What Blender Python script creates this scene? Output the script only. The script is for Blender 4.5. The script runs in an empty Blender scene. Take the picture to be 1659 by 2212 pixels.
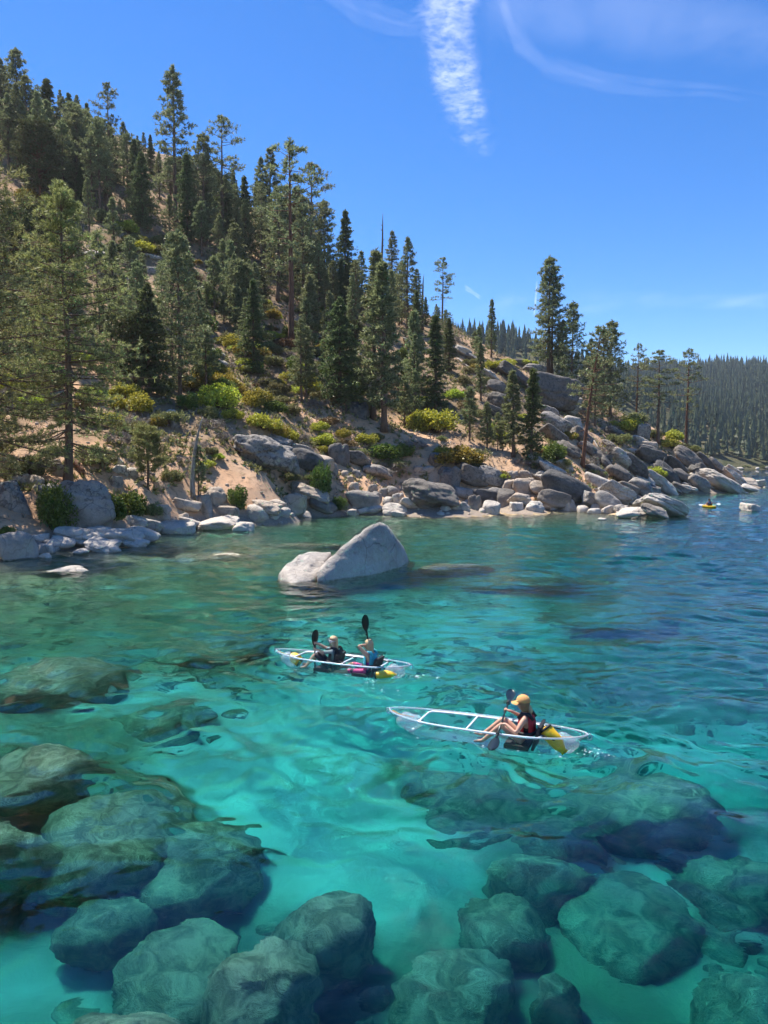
import bpy, bmesh, math, random
import numpy as np
from mathutils import Vector, Matrix

# ------------------------------------------------------------------ camera, sky, sun, exposure
sc = bpy.context.scene
COL = sc.collection
CAM_H, PITCH = 4.9, math.radians(3.8)
cam = bpy.data.cameras.new('camera')
cam_ob = bpy.data.objects.new('camera', cam)
COL.objects.link(cam_ob)
sc.camera = cam_ob
cam_ob.location = (0, 0, CAM_H)
cam_ob.rotation_euler = (math.pi / 2 - PITCH, 0, 0)
cam.sensor_fit = 'VERTICAL'
cam.sensor_height = 34.6
cam.lens = 26
cam.clip_start = 0.1
cam.clip_end = 60000

SUN_EL, SUN_AZ = math.radians(63), math.radians(-48)      # azimuth from +Y, negative = to the left
world = bpy.data.worlds.new('World')
sc.world = world
world.use_nodes = True
wn = world.node_tree
sky = wn.nodes.new('ShaderNodeTexSky')
sky.sky_type = 'NISHITA'
sky.sun_disc = False
sky.sun_elevation = SUN_EL
sky.sun_rotation = SUN_AZ
sky.altitude = 1900
sky.air_density = 1.0
sky.dust_density = 0.25
sky.ozone_density = 3.0
hsv = wn.nodes.new('ShaderNodeHueSaturation')
hsv.inputs['Saturation'].default_value = 1.32
hsv.inputs['Hue'].default_value = 0.508
hsv.inputs['Value'].default_value = 1.08
wn.links.new(sky.outputs[0], hsv.inputs['Color'])
wn.links.new(hsv.outputs[0], wn.nodes['Background'].inputs[0])
wn.nodes['Background'].inputs[1].default_value = 0.105

sun = bpy.data.lights.new('sun', 'SUN')
sun.energy = 5.0
sun.angle = math.radians(0.5)
sun.color = (1.0, 0.945, 0.86)
sun_ob = bpy.data.objects.new('sun', sun)
COL.objects.link(sun_ob)
SUN_DIR = Vector((math.sin(SUN_AZ) * math.cos(SUN_EL), math.cos(SUN_AZ) * math.cos(SUN_EL), math.sin(SUN_EL)))
sun_ob.rotation_euler = (-SUN_DIR).to_track_quat('-Z', 'Y').to_euler()
sun_ob.location = (0, 0, 60)

sc.view_settings.view_transform = 'Standard'
sc.view_settings.look = 'None'
sc.view_settings.exposure = 0.92
sc.view_settings.gamma = 1.0
sc.view_settings.use_curve_mapping = False
cy = sc.cycles
cy.use_denoising = True
cy.caustics_refractive = True
cy.caustics_reflective = False
cy.blur_glossy = 0.35
cy.max_bounces = 10
cy.diffuse_bounces = 3
cy.glossy_bounces = 4
cy.transmission_bounces = 8
cy.transparent_max_bounces = 24
cy.sample_clamp_indirect = 20.0
cy.use_adaptive_sampling = True
cy.adaptive_threshold = 0.02

# ------------------------------------------------------------------ helpers: pixels of the photograph (1659 x 2212) to rays and ground
FPX, CX, CY = 1662.0, 829.5, 1106.0
CP_, SP_ = math.cos(PITCH), math.sin(PITCH)
EYE = np.array([0.0, 0.0, CAM_H])

def ray(u, v):
    a, b = (u - CX) / FPX, (CY - v) / FPX
    return np.array([a, CP_ + b * SP_, -SP_ + b * CP_])

def P(u, v, Y):
    d = ray(u, v)
    return EYE + d * (Y / d[1])

def plane(u, v, z=0.0):
    d = ray(u, v)
    return EYE + d * ((z - CAM_H) / d[2])

def project(p):
    x, y, z = p[0], p[1], p[2] - CAM_H
    f = y * CP_ - z * SP_
    up = y * SP_ + z * CP_
    return CX + FPX * x / f, CY - FPX * up / f

def under(u, v, zd):
    """point at height zd (< 0) that is seen at pixel u, v through the flat water surface"""
    w = plane(u, v, 0.0)
    d = ray(u, v); d = d / np.linalg.norm(d)
    s = np.array([d[0], d[1], 0.0]) / 1.333
    t = np.array([s[0], s[1], -math.sqrt(max(1e-6, 1 - s[0] ** 2 - s[1] ** 2))])
    return w + t * (zd / t[2])

# ------------------------------------------------------------------ noise
def _hash(ix, iy, iz, seed):
    h = (ix.astype(np.int64) * 374761393 + iy.astype(np.int64) * 668265263 + iz.astype(np.int64) * 2147483647 + seed * 1274126177) & 0xFFFFFFFF
    h = ((h ^ (h >> 13)) * 1274126177) & 0xFFFFFFFF
    h = ((h ^ (h >> 16)) * 2246822519) & 0xFFFFFFFF
    return ((h ^ (h >> 15)) & 0xFFFFFF) / float(0xFFFFFF)

def vnoise(x, y, z=None, seed=0):
    x = np.asarray(x, float); y = np.asarray(y, float)
    z = np.zeros_like(x) if z is None else np.asarray(z, float)
    ix, iy, iz = np.floor(x), np.floor(y), np.floor(z)
    fx, fy, fz = x - ix, y - iy, z - iz
    fx, fy, fz = [f * f * (3 - 2 * f) for f in (fx, fy, fz)]
    o = 0
    for dx in (0, 1):
        for dy in (0, 1):
            for dz in (0, 1):
                w = (fx if dx else 1 - fx) * (fy if dy else 1 - fy) * (fz if dz else 1 - fz)
                o = o + w * _hash(ix + dx, iy + dy, iz + dz, seed)
    return o * 2 - 1

def fbm(x, y, z=None, oct=4, seed=0, gain=0.5):
    o, a, f = 0, 1.0, 1.0
    for k in range(oct):
        o = o + a * vnoise(x * f, y * f, None if z is None else z * f, seed + k * 17)
        a *= gain; f *= 2.03
    return o

def sstep(a, b, x):
    t = np.clip((x - a) / (b - a), 0, 1)
    return t * t * (3 - 2 * t)

# ------------------------------------------------------------------ helpers: meshes and objects
def mesh_np(name, V, F, mats=(), smooth=True, midx=None):
    """V (n,3), F (m,3) or (m,4), or a list of such face arrays"""
    V = np.asarray(V, np.float32)
    Fs = F if isinstance(F, list) else [F]
    Fs = [np.asarray(f, np.int32) for f in Fs if len(f)]
    me = bpy.data.meshes.new(name)
    me.vertices.add(len(V))
    me.vertices.foreach_set('co', V.ravel())
    nl = sum(f.size for f in Fs)
    npoly = sum(len(f) for f in Fs)
    me.loops.add(nl)
    me.loops.foreach_set('vertex_index', np.concatenate([f.ravel() for f in Fs]))
    me.polygons.add(npoly)
    tot = np.concatenate([np.full(len(f), f.shape[1], np.int32) for f in Fs])
    st = np.concatenate([[0], np.cumsum(tot)[:-1]]).astype(np.int32)
    me.polygons.foreach_set('loop_start', st)
    me.polygons.foreach_set('use_smooth', np.full(npoly, smooth))
    if midx is not None:
        me.polygons.foreach_set('material_index', np.asarray(midx, np.int32))
    for m in mats:
        me.materials.append(m)
    me.update(calc_edges=True)
    me.validate()
    return me

def obj(name, me, parent=None, loc=None, **props):
    o = bpy.data.objects.new(name, me)
    COL.objects.link(o)
    if parent is not None:
        o.parent = parent
    if loc is not None:
        o.location = loc
    for k, v in props.items():
        o[k] = v
    return o

def empty(name, loc, label, cat, group=None):
    o = bpy.data.objects.new(name, None)
    COL.objects.link(o)
    o.empty_display_size = 0.2
    o.location = loc
    o['label'] = label; o['category'] = cat
    if group: o['group'] = group
    return o

class MB:
    """collects tubes, boxes and lofts into one vertex / face list"""
    def __init__(s): s.v = []; s.q = []; s.t = []; s.n = 0
    def add(s, V, Q=None, T=None):
        V = np.asarray(V, float).reshape(-1, 3)
        if Q is not None and len(Q): s.q.append(np.asarray(Q, int).reshape(-1, 4) + s.n)
        if T is not None and len(T): s.t.append(np.asarray(T, int).reshape(-1, 3) + s.n)
        s.v.append(V); s.n += len(V)
    def tube(s, pts, rad, n=6, cap=True, flat=1.0):
        pts = np.asarray(pts, float); m = len(pts)
        rad = np.full(m, rad, float) if np.isscalar(rad) else np.asarray(rad, float)
        tg = np.empty_like(pts); tg[0] = pts[1] - pts[0]; tg[-1] = pts[-1] - pts[-2]
        if m > 2: tg[1:-1] = pts[2:] - pts[:-2]
        tg /= np.sqrt((tg * tg).sum(1))[:, None] + 1e-9
        k = int(np.argmin(np.abs(tg).max(0)))                      # reference axis the tube never runs along
        x_, y_, z_ = tg[:, 0], tg[:, 1], tg[:, 2]; o_ = np.zeros(m)
        a = np.stack([(o_, z_, -y_), (-z_, o_, x_), (y_, -x_, o_)][k], 1)
        a /= np.sqrt((a * a).sum(1))[:, None] + 1e-9
        b = np.stack([y_ * a[:, 2] - z_ * a[:, 1], z_ * a[:, 0] - x_ * a[:, 2], x_ * a[:, 1] - y_ * a[:, 0]], 1)
        th = np.arange(n) * (2 * math.pi / n)
        V = (pts[:, None, :] + rad[:, None, None] * (np.cos(th)[None, :, None] * a[:, None, :] + flat * np.sin(th)[None, :, None] * b[:, None, :])).reshape(-1, 3)
        i_ = np.arange(m - 1)[:, None] * n; j_ = np.arange(n)[None, :]; j2 = (j_ + 1) % n
        Q = np.stack([i_ + j_, i_ + j2, i_ + n + j2, i_ + n + j_], -1).reshape(-1, 4)
        T = []
        if cap:
            V = np.vstack([V, pts[0], pts[-1]]); k = m * n
            T = [[k, (j + 1) % n, j] for j in range(n)] + [[k + 1, (m - 1) * n + j, (m - 1) * n + (j + 1) % n] for j in range(n)]
        s.add(V, Q, T)
    def grid(s, V, closed_u=False):
        """V (n, m, 3) grid of points"""
        n, m = V.shape[:2]
        i = np.arange(n * m).reshape(n, m)
        if closed_u: i = np.hstack([i, i[:, :1]])
        Q = np.stack([i[:-1, :-1], i[:-1, 1:], i[1:, 1:], i[1:, :-1]], -1).reshape(-1, 4)
        s.add(V.reshape(-1, 3), Q)
    def box(s, c, d, rot=None):
        c = np.asarray(c, float); d = np.asarray(d, float) / 2
        V = np.array([[x, y, z] for x in (-1, 1) for y in (-1, 1) for z in (-1, 1)]) * d
        if rot is not None: V = V @ np.asarray(rot).T
        s.add(V + c, [[0, 1, 3, 2], [4, 6, 7, 5], [0, 4, 5, 1], [2, 3, 7, 6], [0, 2, 6, 4], [1, 5, 7, 3]])
    def build(s, name, mats, smooth=True):
        V = np.concatenate(s.v)
        Fs = []
        if s.q: Fs.append(np.concatenate(s.q))
        if s.t: Fs.append(np.concatenate(s.t))
        return mesh_np(name, V, Fs, mats if isinstance(mats, (list, tuple)) else [mats], smooth)

# ------------------------------------------------------------------ materials
def new_mat(name):
    m = bpy.data.materials.new(name); m.use_nodes = True
    return m, m.node_tree.nodes, m.node_tree.links

def N(nt_nodes, typ, **kw):
    n = nt_nodes.new(typ)
    for k, v in kw.items():
        if k in n.inputs: n.inputs[k].default_value = v
        else: setattr(n, k, v)
    return n

def mixc(ns, ln, fac, a, b, blend='MIX'):
    n = ns.new('ShaderNodeMix'); n.data_type = 'RGBA'; n.blend_type = blend
    for sock, val in ((n.inputs[0], fac), (n.inputs[6], a), (n.inputs[7], b)):
        if hasattr(val, 'is_output') or hasattr(val, 'links'):
            ln.new(val, sock)
        elif isinstance(val, (tuple, list)):
            sock.default_value = (*val[:3], 1.0)
        else:
            sock.default_value = val
    return n.outputs[2]

def ramp(ns, ln, src, stops):
    n = ns.new('ShaderNodeValToRGB')
    e = n.color_ramp.elements
    while len(e) < len(stops): e.new(0.5)
    for k, (p, c) in enumerate(stops):
        e[k].position = p
        e[k].color = (c, c, c, 1) if np.isscalar(c) else (*c, 1)
    ln.new(src, n.inputs[0])
    return n.outputs[0]

def noise(ns, ln, vec, scale, detail=4, rough=0.55, dist=0.0):
    n = ns.new('ShaderNodeTexNoise')
    n.inputs['Scale'].default_value = scale; n.inputs['Detail'].default_value = detail
    n.inputs['Roughness'].default_value = rough; n.inputs['Distortion'].default_value = dist
    if vec is not None: ln.new(vec, n.inputs['Vector'])
    return n.outputs['Fac']

def maprange(ns, ln, src, a, b, c=0.0, d=1.0, smooth=True):
    n = ns.new('ShaderNodeMapRange'); n.interpolation_type = 'SMOOTHSTEP' if smooth else 'LINEAR'
    for k, val in zip(('From Min', 'From Max', 'To Min', 'To Max'), (a, b, c, d)): n.inputs[k].default_value = val
    ln.new(src, n.inputs['Value'])
    return n.outputs[0]

def simple(name, col, rough=0.6, metal=0.0, var=0.0, scale=20.0, bump=0.0, spec=0.5):
    m, ns, ln = new_mat(name)
    b = ns['Principled BSDF']
    b.inputs['Roughness'].default_value = rough; b.inputs['Metallic'].default_value = metal
    b.inputs['Specular IOR Level'].default_value = spec
    tc = ns.new('ShaderNodeTexCoord')
    f = noise(ns, ln, tc.outputs['Object'], scale)
    ln.new(mixc(ns, ln, f, [c * (1 - var) for c in col], [min(1, c * (1 + var)) for c in col]), b.inputs['Base Color'])
    if bump:
        bn = N(ns, 'ShaderNodeBump', Strength=bump, Distance=0.02); ln.new(f, bn.inputs['Height']); ln.new(bn.outputs[0], b.inputs['Normal'])
    return m

def leaf_mat(name, dark, light, trans=0.3, rough=0.6, var=0.12):
    """needles and leaves: colour varies from leaf to leaf and from plant to plant, light passes through"""
    m, ns, ln = new_mat(name)
    ns.remove(ns['Principled BSDF'])
    g = ns.new('ShaderNodeNewGeometry'); oi = ns.new('ShaderNodeObjectInfo')
    c = mixc(ns, ln, g.outputs['Random Per Island'], dark, light)
    hs = ns.new('ShaderNodeHueSaturation')
    ln.new(maprange(ns, ln, oi.outputs['Random'], 0, 1, 0.5 - var * 0.18, 0.5 + var * 0.14, False), hs.inputs['Hue'])
    ln.new(maprange(ns, ln, oi.outputs['Random'], 0, 1, 1 - var, 1 + var, False), hs.inputs['Value'])
    ln.new(c, hs.inputs['Color'])
    d = N(ns, 'ShaderNodeBsdfDiffuse'); t = N(ns, 'ShaderNodeBsdfTranslucent'); gl = N(ns, 'ShaderNodeBsdfGlossy', Roughness=0.45)
    ln.new(hs.outputs[0], d.inputs[0]); ln.new(hs.outputs[0], t.inputs[0])
    gl.inputs[0].default_value = (0.8, 0.8, 0.7, 1)
    mx = N(ns, 'ShaderNodeMixShader'); mx.inputs[0].default_value = trans
    ln.new(d.outputs[0], mx.inputs[1]); ln.new(t.outputs[0], mx.inputs[2])
    m2 = N(ns, 'ShaderNodeMixShader'); m2.inputs[0].default_value = 0.05
    ln.new(mx.outputs[0], m2.inputs[1]); ln.new(gl.outputs[0], m2.inputs[2])
    ln.new(m2.outputs[0], ns['Material Output'].inputs[0])
    return m

def bark_mat(name, a, b, sx=9.0):
    m, ns, ln = new_mat(name)
    p = ns['Principled BSDF']; p.inputs['Roughness'].default_value = 0.9
    tc = ns.new('ShaderNodeTexCoord'); mp = ns.new('ShaderNodeMapping')
    mp.inputs['Scale'].default_value = (sx, sx, 1.3)
    ln.new(tc.outputs['Object'], mp.inputs[0])
    f = noise(ns, ln, mp.outputs[0], 1.0, 5, 0.65)
    ln.new(ramp(ns, ln, f, [(0.3, a), (0.7, b)]), p.inputs['Base Color'])
    bn = N(ns, 'ShaderNodeBump', Strength=0.7, Distance=0.05); ln.new(f, bn.inputs['Height']); ln.new(bn.outputs[0], p.inputs['Normal'])
    return m

def rock_mat(name, base_a, base_b, lichen=1.0):
    """granite: speckle, dark lichen on the upper rock, a bleached band just over the lake, algae under water"""
    m, ns, ln = new_mat(name)
    p = ns['Principled BSDF']; p.inputs['Roughness'].default_value = 0.85
    p.inputs['Specular IOR Level'].default_value = 0.3
    g = ns.new('ShaderNodeNewGeometry'); oi = ns.new('ShaderNodeObjectInfo')
    pos = g.outputs['Position']
    sep = ns.new('ShaderNodeSeparateXYZ'); ln.new(pos, sep.inputs[0])
    n1 = noise(ns, ln, pos, 1.1, 6, 0.6); n2 = noise(ns, ln, pos, 26, 3, 0.7); n3 = noise(ns, ln, pos, 3.2, 7, 0.66, 0.6)
    c = mixc(ns, ln, maprange(ns, ln, n1, 0.3, 0.7), base_a, base_b)
    c = mixc(ns, ln, maprange(ns, ln, oi.outputs['Random'], 0, 1, 0.0, 0.35, False), c, (0.40, 0.32, 0.24))
    c = mixc(ns, ln, 0.7, c, mixc(ns, ln, ramp(ns, ln, n2, [(0.34, 0.5), (0.48, 0.92), (0.66, 1.25)]), (0, 0, 0), (1, 1, 1)), 'MULTIPLY')
    # fine cracks
    vo = N(ns, 'ShaderNodeTexVoronoi', feature='DISTANCE_TO_EDGE', Scale=0.5)
    mp = ns.new('ShaderNodeMixRGB')
    mp.blend_type = 'ADD'; mp.inputs[0].default_value = 0.6
    nn = N(ns, 'ShaderNodeTexNoise', Scale=1.4, Detail=4.0)
    ln.new(pos, nn.inputs[0]); ln.new(pos, mp.inputs[1]); ln.new(nn.outputs['Color'], mp.inputs[2]); ln.new(mp.outputs[0], vo.inputs['Vector'])
    crack = maprange(ns, ln, vo.outputs['Distance'], 0.0, 0.016, 0.75, 0.0)
    c = mixc(ns, ln, crack, c, (0.09, 0.08, 0.07))
    # lichen patches
    zz = maprange(ns, ln, sep.outputs['Z'], 1.2, 3.2)
    li = N(ns, 'ShaderNodeMath', operation='MULTIPLY'); ln.new(maprange(ns, ln, n3, 0.50, 0.60), li.inputs[0]); ln.new(zz, li.inputs[1])
    lm = N(ns, 'ShaderNodeMath', operation='MULTIPLY'); ln.new(li.outputs[0], lm.inputs[0]); lm.inputs[1].default_value = 0.82 * lichen
    c = mixc(ns, ln, lm.outputs[0], c, (0.065, 0.062, 0.058))
    # bleached splash zone
    za = N(ns, 'ShaderNodeMath', operation='ADD'); ln.new(sep.outputs['Z'], za.inputs[0]); ln.new(maprange(ns, ln, n1, 0.2, 0.8, -0.5, 0.5, False), za.inputs[1])
    bl = maprange(ns, ln, za.outputs[0], 0.35, 1.4, 0.42, 0.0)
    c = mixc(ns, ln, bl, c, (0.58, 0.50, 0.41))
    n6 = noise(ns, ln, pos, 7.5, 6, 0.72, 0.8)
    c = mixc(ns, ln, maprange(ns, ln, n6, 0.52, 0.70, 0, 0.42), c, (0.13, 0.112, 0.095))
    wet = maprange(ns, ln, sep.outputs['Z'], -0.02, 0.07, 1.0, 0.0)
    c = mixc(ns, ln, wet, c, mixc(ns, ln, maprange(ns, ln, n3, 0.36, 0.66), (0.17, 0.15, 0.09), (0.44, 0.40, 0.29)))
    ln.new(c, p.inputs['Base Color'])
    b1 = N(ns, 'ShaderNodeBump', Strength=0.8, Distance=0.14); ln.new(n3, b1.inputs['Height'])
    b2 = N(ns, 'ShaderNodeBump', Strength=0.5, Distance=0.03); ln.new(n2, b2.inputs['Height']); ln.new(b1.outputs[0], b2.inputs['Normal'])
    ln.new(b2.outputs[0], p.inputs['Normal'])
    return m

def ground_mat():
    m, ns, ln = new_mat('hillside_soil')
    p = ns['Principled BSDF']; p.inputs['Roughness'].default_value = 0.95; p.inputs['Specular IOR Level'].default_value = 0.15
    g = ns.new('ShaderNodeNewGeometry'); pos = g.outputs['Position']
    n1 = noise(ns, ln, pos, 0.22, 6, 0.6); n2 = noise(ns, ln, pos, 1.6, 6, 0.68, 0.4); n3 = noise(ns, ln, pos, 14, 4, 0.7)
    c = mixc(ns, ln, maprange(ns, ln, n1, 0.35, 0.65), (0.66, 0.385, 0.22), (0.66, 0.44, 0.285))
    c = mixc(ns, ln, maprange(ns, ln, n2, 0.50, 0.66, 0, 0.8), c, (0.24, 0.15, 0.09))
    sp_ = ns.new('ShaderNodeSeparateXYZ'); ln.new(pos, sp_.inputs[0])
    n5 = noise(ns, ln, pos, 0.09, 5, 0.6)
    hz = N(ns, 'ShaderNodeMath', operation='MULTIPLY'); ln.new(maprange(ns, ln, sp_.outputs['Z'], 3.0, 9.0, 0.25, 1.0), hz.inputs[0]); ln.new(maprange(ns, ln, n5, 0.38, 0.55, 0.25, 0.85), hz.inputs[1])
    c = mixc(ns, ln, hz.outputs[0], c, (0.135, 0.105, 0.06))
    c = mixc(ns, ln, maprange(ns, ln, n3, 0.42, 0.72, 0, 0.4), c, (0.36, 0.23, 0.14))
    c = mixc(ns, ln, maprange(ns, ln, sp_.outputs['Z'], 0.5, 1.3, 0.85, 0.0), c, mixc(ns, ln, maprange(ns, ln, n3, 0.35, 0.65), (0.13, 0.11, 0.09), (0.33, 0.29, 0.24)))
    ln.new(c, p.inputs['Base Color'])
    b1 = N(ns, 'ShaderNodeBump', Strength=0.7, Distance=0.12); ln.new(n2, b1.inputs['Height'])
    b2 = N(ns, 'ShaderNodeBump', Strength=0.6, Distance=0.03); ln.new(n3, b2.inputs['Height']); ln.new(b1.outputs[0], b2.inputs['Normal'])
    ln.new(b2.outputs[0], p.inputs['Normal'])
    return m

def bed_mat():
    m, ns, ln = new_mat('lake_bed_sand')
    p = ns['Principled BSDF']; p.inputs['Roughness'].default_value = 0.95; p.inputs['Specular IOR Level'].default_value = 0.1
    g = ns.new('ShaderNodeNewGeometry'); pos = g.outputs['Position']
    sep = ns.new('ShaderNodeSeparateXYZ'); ln.new(pos, sep.inputs[0])
    n1 = noise(ns, ln, pos, 0.35, 5, 0.6); n2 = noise(ns, ln, pos, 1.3, 5, 0.65, 0.5)
    c = mixc(ns, ln, maprange(ns, ln, n1, 0.4, 0.62), (0.82, 0.77, 0.65), (0.66, 0.61, 0.50))
    at = ns.new('ShaderNodeAttribute'); at.attribute_name = 'sand'
    n4 = noise(ns, ln, pos, 0.6, 5, 0.65, 0.6)
    c = mixc(ns, ln, at.outputs['Fac'], mixc(ns, ln, maprange(ns, ln, n4, 0.4, 0.62), (0.25, 0.225, 0.15), (0.42, 0.38, 0.28)), c)
    za = N(ns, 'ShaderNodeMath', operation='ADD'); ln.new(sep.outputs['Z'], za.inputs[0]); ln.new(maprange(ns, ln, n2, 0.3, 0.7, -0.7, 0.7, False), za.inputs[1])
    c = mixc(ns, ln, maprange(ns, ln, za.outputs[0], -2.9, -1.9), c, mixc(ns, ln, maprange(ns, ln, n2, 0.42, 0.6), (0.22, 0.16, 0.085), (0.45, 0.34, 0.21)))
    ln.new(c, p.inputs['Base Color'])
    b1 = N(ns, 'ShaderNodeBump', Strength=0.6, Distance=0.15); ln.new(n2, b1.inputs['Height']); ln.new(b1.outputs[0], p.inputs['Normal'])
    return m

def water_mat():
    m, ns, ln = new_mat('lake_water')
    ns.remove(ns['Principled BSDF'])
    g = N(ns, 'ShaderNodeBsdfGlass', IOR=1.333, Roughness=0.0)
    geo = ns.new('ShaderNodeNewGeometry'); mp = ns.new('ShaderNodeMapping')
    mp.inputs['Scale'].default_value = (0.75, 1.25, 1.0); mp.inputs['Rotation'].default_value = (0, 0, 0.3)
    ln.new(geo.outputs['Position'], mp.inputs[0])
    n1 = noise(ns, ln, mp.outputs[0], 2.2, 3, 0.5, 0.8); n2 = noise(ns, ln, mp.outputs[0], 0.7, 3, 0.55, 0.5)
    # wind patches: calmer and rougher water
    n3 = noise(ns, ln, geo.outputs['Position'], 0.06, 2, 0.5)
    sp_ = ns.new('ShaderNodeSeparateXYZ'); ln.new(geo.outputs['Position'], sp_.inputs[0])
    s0 = N(ns, 'ShaderNodeMath', operation='MULTIPLY'); ln.new(maprange(ns, ln, n3, 0.35, 0.65, 0.55, 1.0), s0.inputs[0])
    ln.new(maprange(ns, ln, sp_.outputs['Y'], 9, 45, 0.16, 1.5), s0.inputs[1])      # open bay is more ruffled than the sheltered near cove
    st = s0.outputs[0]
    b1 = N(ns, 'ShaderNodeBump', Distance=0.22); ln.new(n2, b1.inputs['Height']); 
    mb1 = N(ns, 'ShaderNodeMath', operation='MULTIPLY'); ln.new(st, mb1.inputs[0]); mb1.inputs[1].default_value = 0.5; ln.new(mb1.outputs[0], b1.inputs['Strength'])
    b2 = N(ns, 'ShaderNodeBump', Distance=0.085); ln.new(n1, b2.inputs['Height']); ln.new(b1.outputs[0], b2.inputs['Normal'])
    ml = N(ns, 'ShaderNodeMath', operation='MULTIPLY'); ln.new(st, ml.inputs[0]); ml.inputs[1].default_value = 0.6
    ln.new(ml.outputs[0], b2.inputs['Strength'])
    ln.new(b2.outputs[0], g.inputs['Normal'])
    out = ns['Material Output']
    ln.new(g.outputs[0], out.inputs[0])
    v = N(ns, 'ShaderNodeVolumeAbsorption', Density=WATER_DENSITY)
    v.inputs['Color'].default_value = (*WATER_COLOR, 1)
    if WATER_SCATTER > 0:
        sct = N(ns, 'ShaderNodeVolumeScatter', Density=WATER_SCATTER, Anisotropy=0.3); sct.inputs['Color'].default_value = (0.02, 0.60, 1.0, 1)
        ad = ns.new('ShaderNodeAddShader'); ln.new(v.outputs[0], ad.inputs[0]); ln.new(sct.outputs[0], ad.inputs[1])
        ln.new(ad.outputs[0], out.inputs['Volume'])
    else:
        ln.new(v.outputs[0], out.inputs['Volume'])
    return m
WATER_SCATTER = 0.065
WATER_DENSITY, WATER_COLOR = 0.42, (0.0, 0.894, 0.952)

def clear_mat(name, tint=(0.93, 0.97, 1.0), refl=0.9, milk=0.03):
    """thin clear plastic: light passes straight through a thin wall, with a glossy skin"""
    m, ns, ln = new_mat(name)
    ns.remove(ns['Principled BSDF'])
    t = N(ns, 'ShaderNodeBsdfTransparent'); t.inputs[0].default_value = (*tint, 1)
    g = N(ns, 'ShaderNodeBsdfGlossy', Roughness=0.04); d = N(ns, 'ShaderNodeBsdfDiffuse'); d.inputs[0].default_value = (0.85, 0.9, 0.95, 1)
    lw = N(ns, 'ShaderNodeLayerWeight', Blend=0.5); pw = N(ns, 'ShaderNodeMath', operation='POWER'); ln.new(lw.outputs['Facing'], pw.inputs[0]); pw.inputs[1].default_value = 4.0
    fr = N(ns, 'ShaderNodeMath', operation='MULTIPLY_ADD'); ln.new(pw.outputs[0], fr.inputs[0]); fr.inputs[1].default_value = 0.8; fr.inputs[2].default_value = 0.045
    a = N(ns, 'ShaderNodeMixShader'); a.inputs[0].default_value = milk
    ln.new(t.outputs[0], a.inputs[1]); ln.new(d.outputs[0], a.inputs[2])
    ml = N(ns, 'ShaderNodeMath', operation='MULTIPLY'); ln.new(fr.outputs[0], ml.inputs[0]); ml.inputs[1].default_value = refl
    b = N(ns, 'ShaderNodeMixShader'); ln.new(ml.outputs[0], b.inputs[0]); ln.new(a.outputs[0], b.inputs[1]); ln.new(g.outputs[0], b.inputs[2])
    ln.new(b.outputs[0], ns['Material Output'].inputs[0])
    return m

M_SOIL, M_BED, M_WATER = ground_mat(), bed_mat(), water_mat()
M_ROCK = rock_mat('granite', (0.36, 0.325, 0.285), (0.22, 0.20, 0.175))
M_ROCKTAN = rock_mat('tan_granite', (0.52, 0.43, 0.34), (0.42, 0.33, 0.25), 0.35)
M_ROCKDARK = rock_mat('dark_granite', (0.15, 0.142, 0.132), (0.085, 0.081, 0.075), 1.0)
M_ROCKPALE = rock_mat('pale_granite', (0.60, 0.55, 0.48), (0.42, 0.38, 0.33), 0.5)
M_BARK = bark_mat('pine_bark', (0.06, 0.04, 0.03), (0.24, 0.145, 0.095))
M_BARKRED = bark_mat('red_bark', (0.06, 0.028, 0.016), (0.24, 0.105, 0.055))
M_DEAD = bark_mat('dead_wood', (0.16, 0.135, 0.11), (0.40, 0.35, 0.30))
M_SNAG = bark_mat('charred_wood', (0.05, 0.037, 0.03), (0.19, 0.125, 0.09))
M_PINE = leaf_mat('pine_needles', (0.068, 0.096, 0.038), (0.36, 0.39, 0.18), 0.45)
M_PINEHERO = leaf_mat('sunlit_pine_needles', (0.085, 0.115, 0.034), (0.46, 0.47, 0.17), 0.48)
M_FIR = leaf_mat('fir_needles', (0.05, 0.080, 0.030), (0.21, 0.255, 0.095), 0.4)
M_CEDAR = leaf_mat('cedar_sprays', (0.04, 0.056, 0.018), (0.135, 0.145, 0.05), 0.25)
M_SHRUB = leaf_mat('manzanita_leaves', (0.17, 0.20, 0.025), (0.62, 0.60, 0.07), 0.42, var=0.3)
M_OLIVE = leaf_mat('olive_leaves', (0.11, 0.125, 0.04), (0.34, 0.33, 0.13), 0.36, var=0.2)
M_GREEN = leaf_mat('green_leaves', (0.06, 0.10, 0.018), (0.20, 0.27, 0.045), 0.35)
M_RUST = leaf_mat('rusty_leaves', (0.13, 0.075, 0.035), (0.28, 0.19, 0.075), 0.25)
M_TWIG = leaf_mat('dry_twigs', (0.15, 0.12, 0.10), (0.36, 0.32, 0.285), 0.05)
M_FARTREE = leaf_mat('far_conifers', (0.03, 0.045, 0.022), (0.085, 0.105, 0.045), 0.15, var=0.1)
M_STEM = simple('shrub_stems', (0.10, 0.055, 0.04), 0.8, var=0.3)

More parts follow.
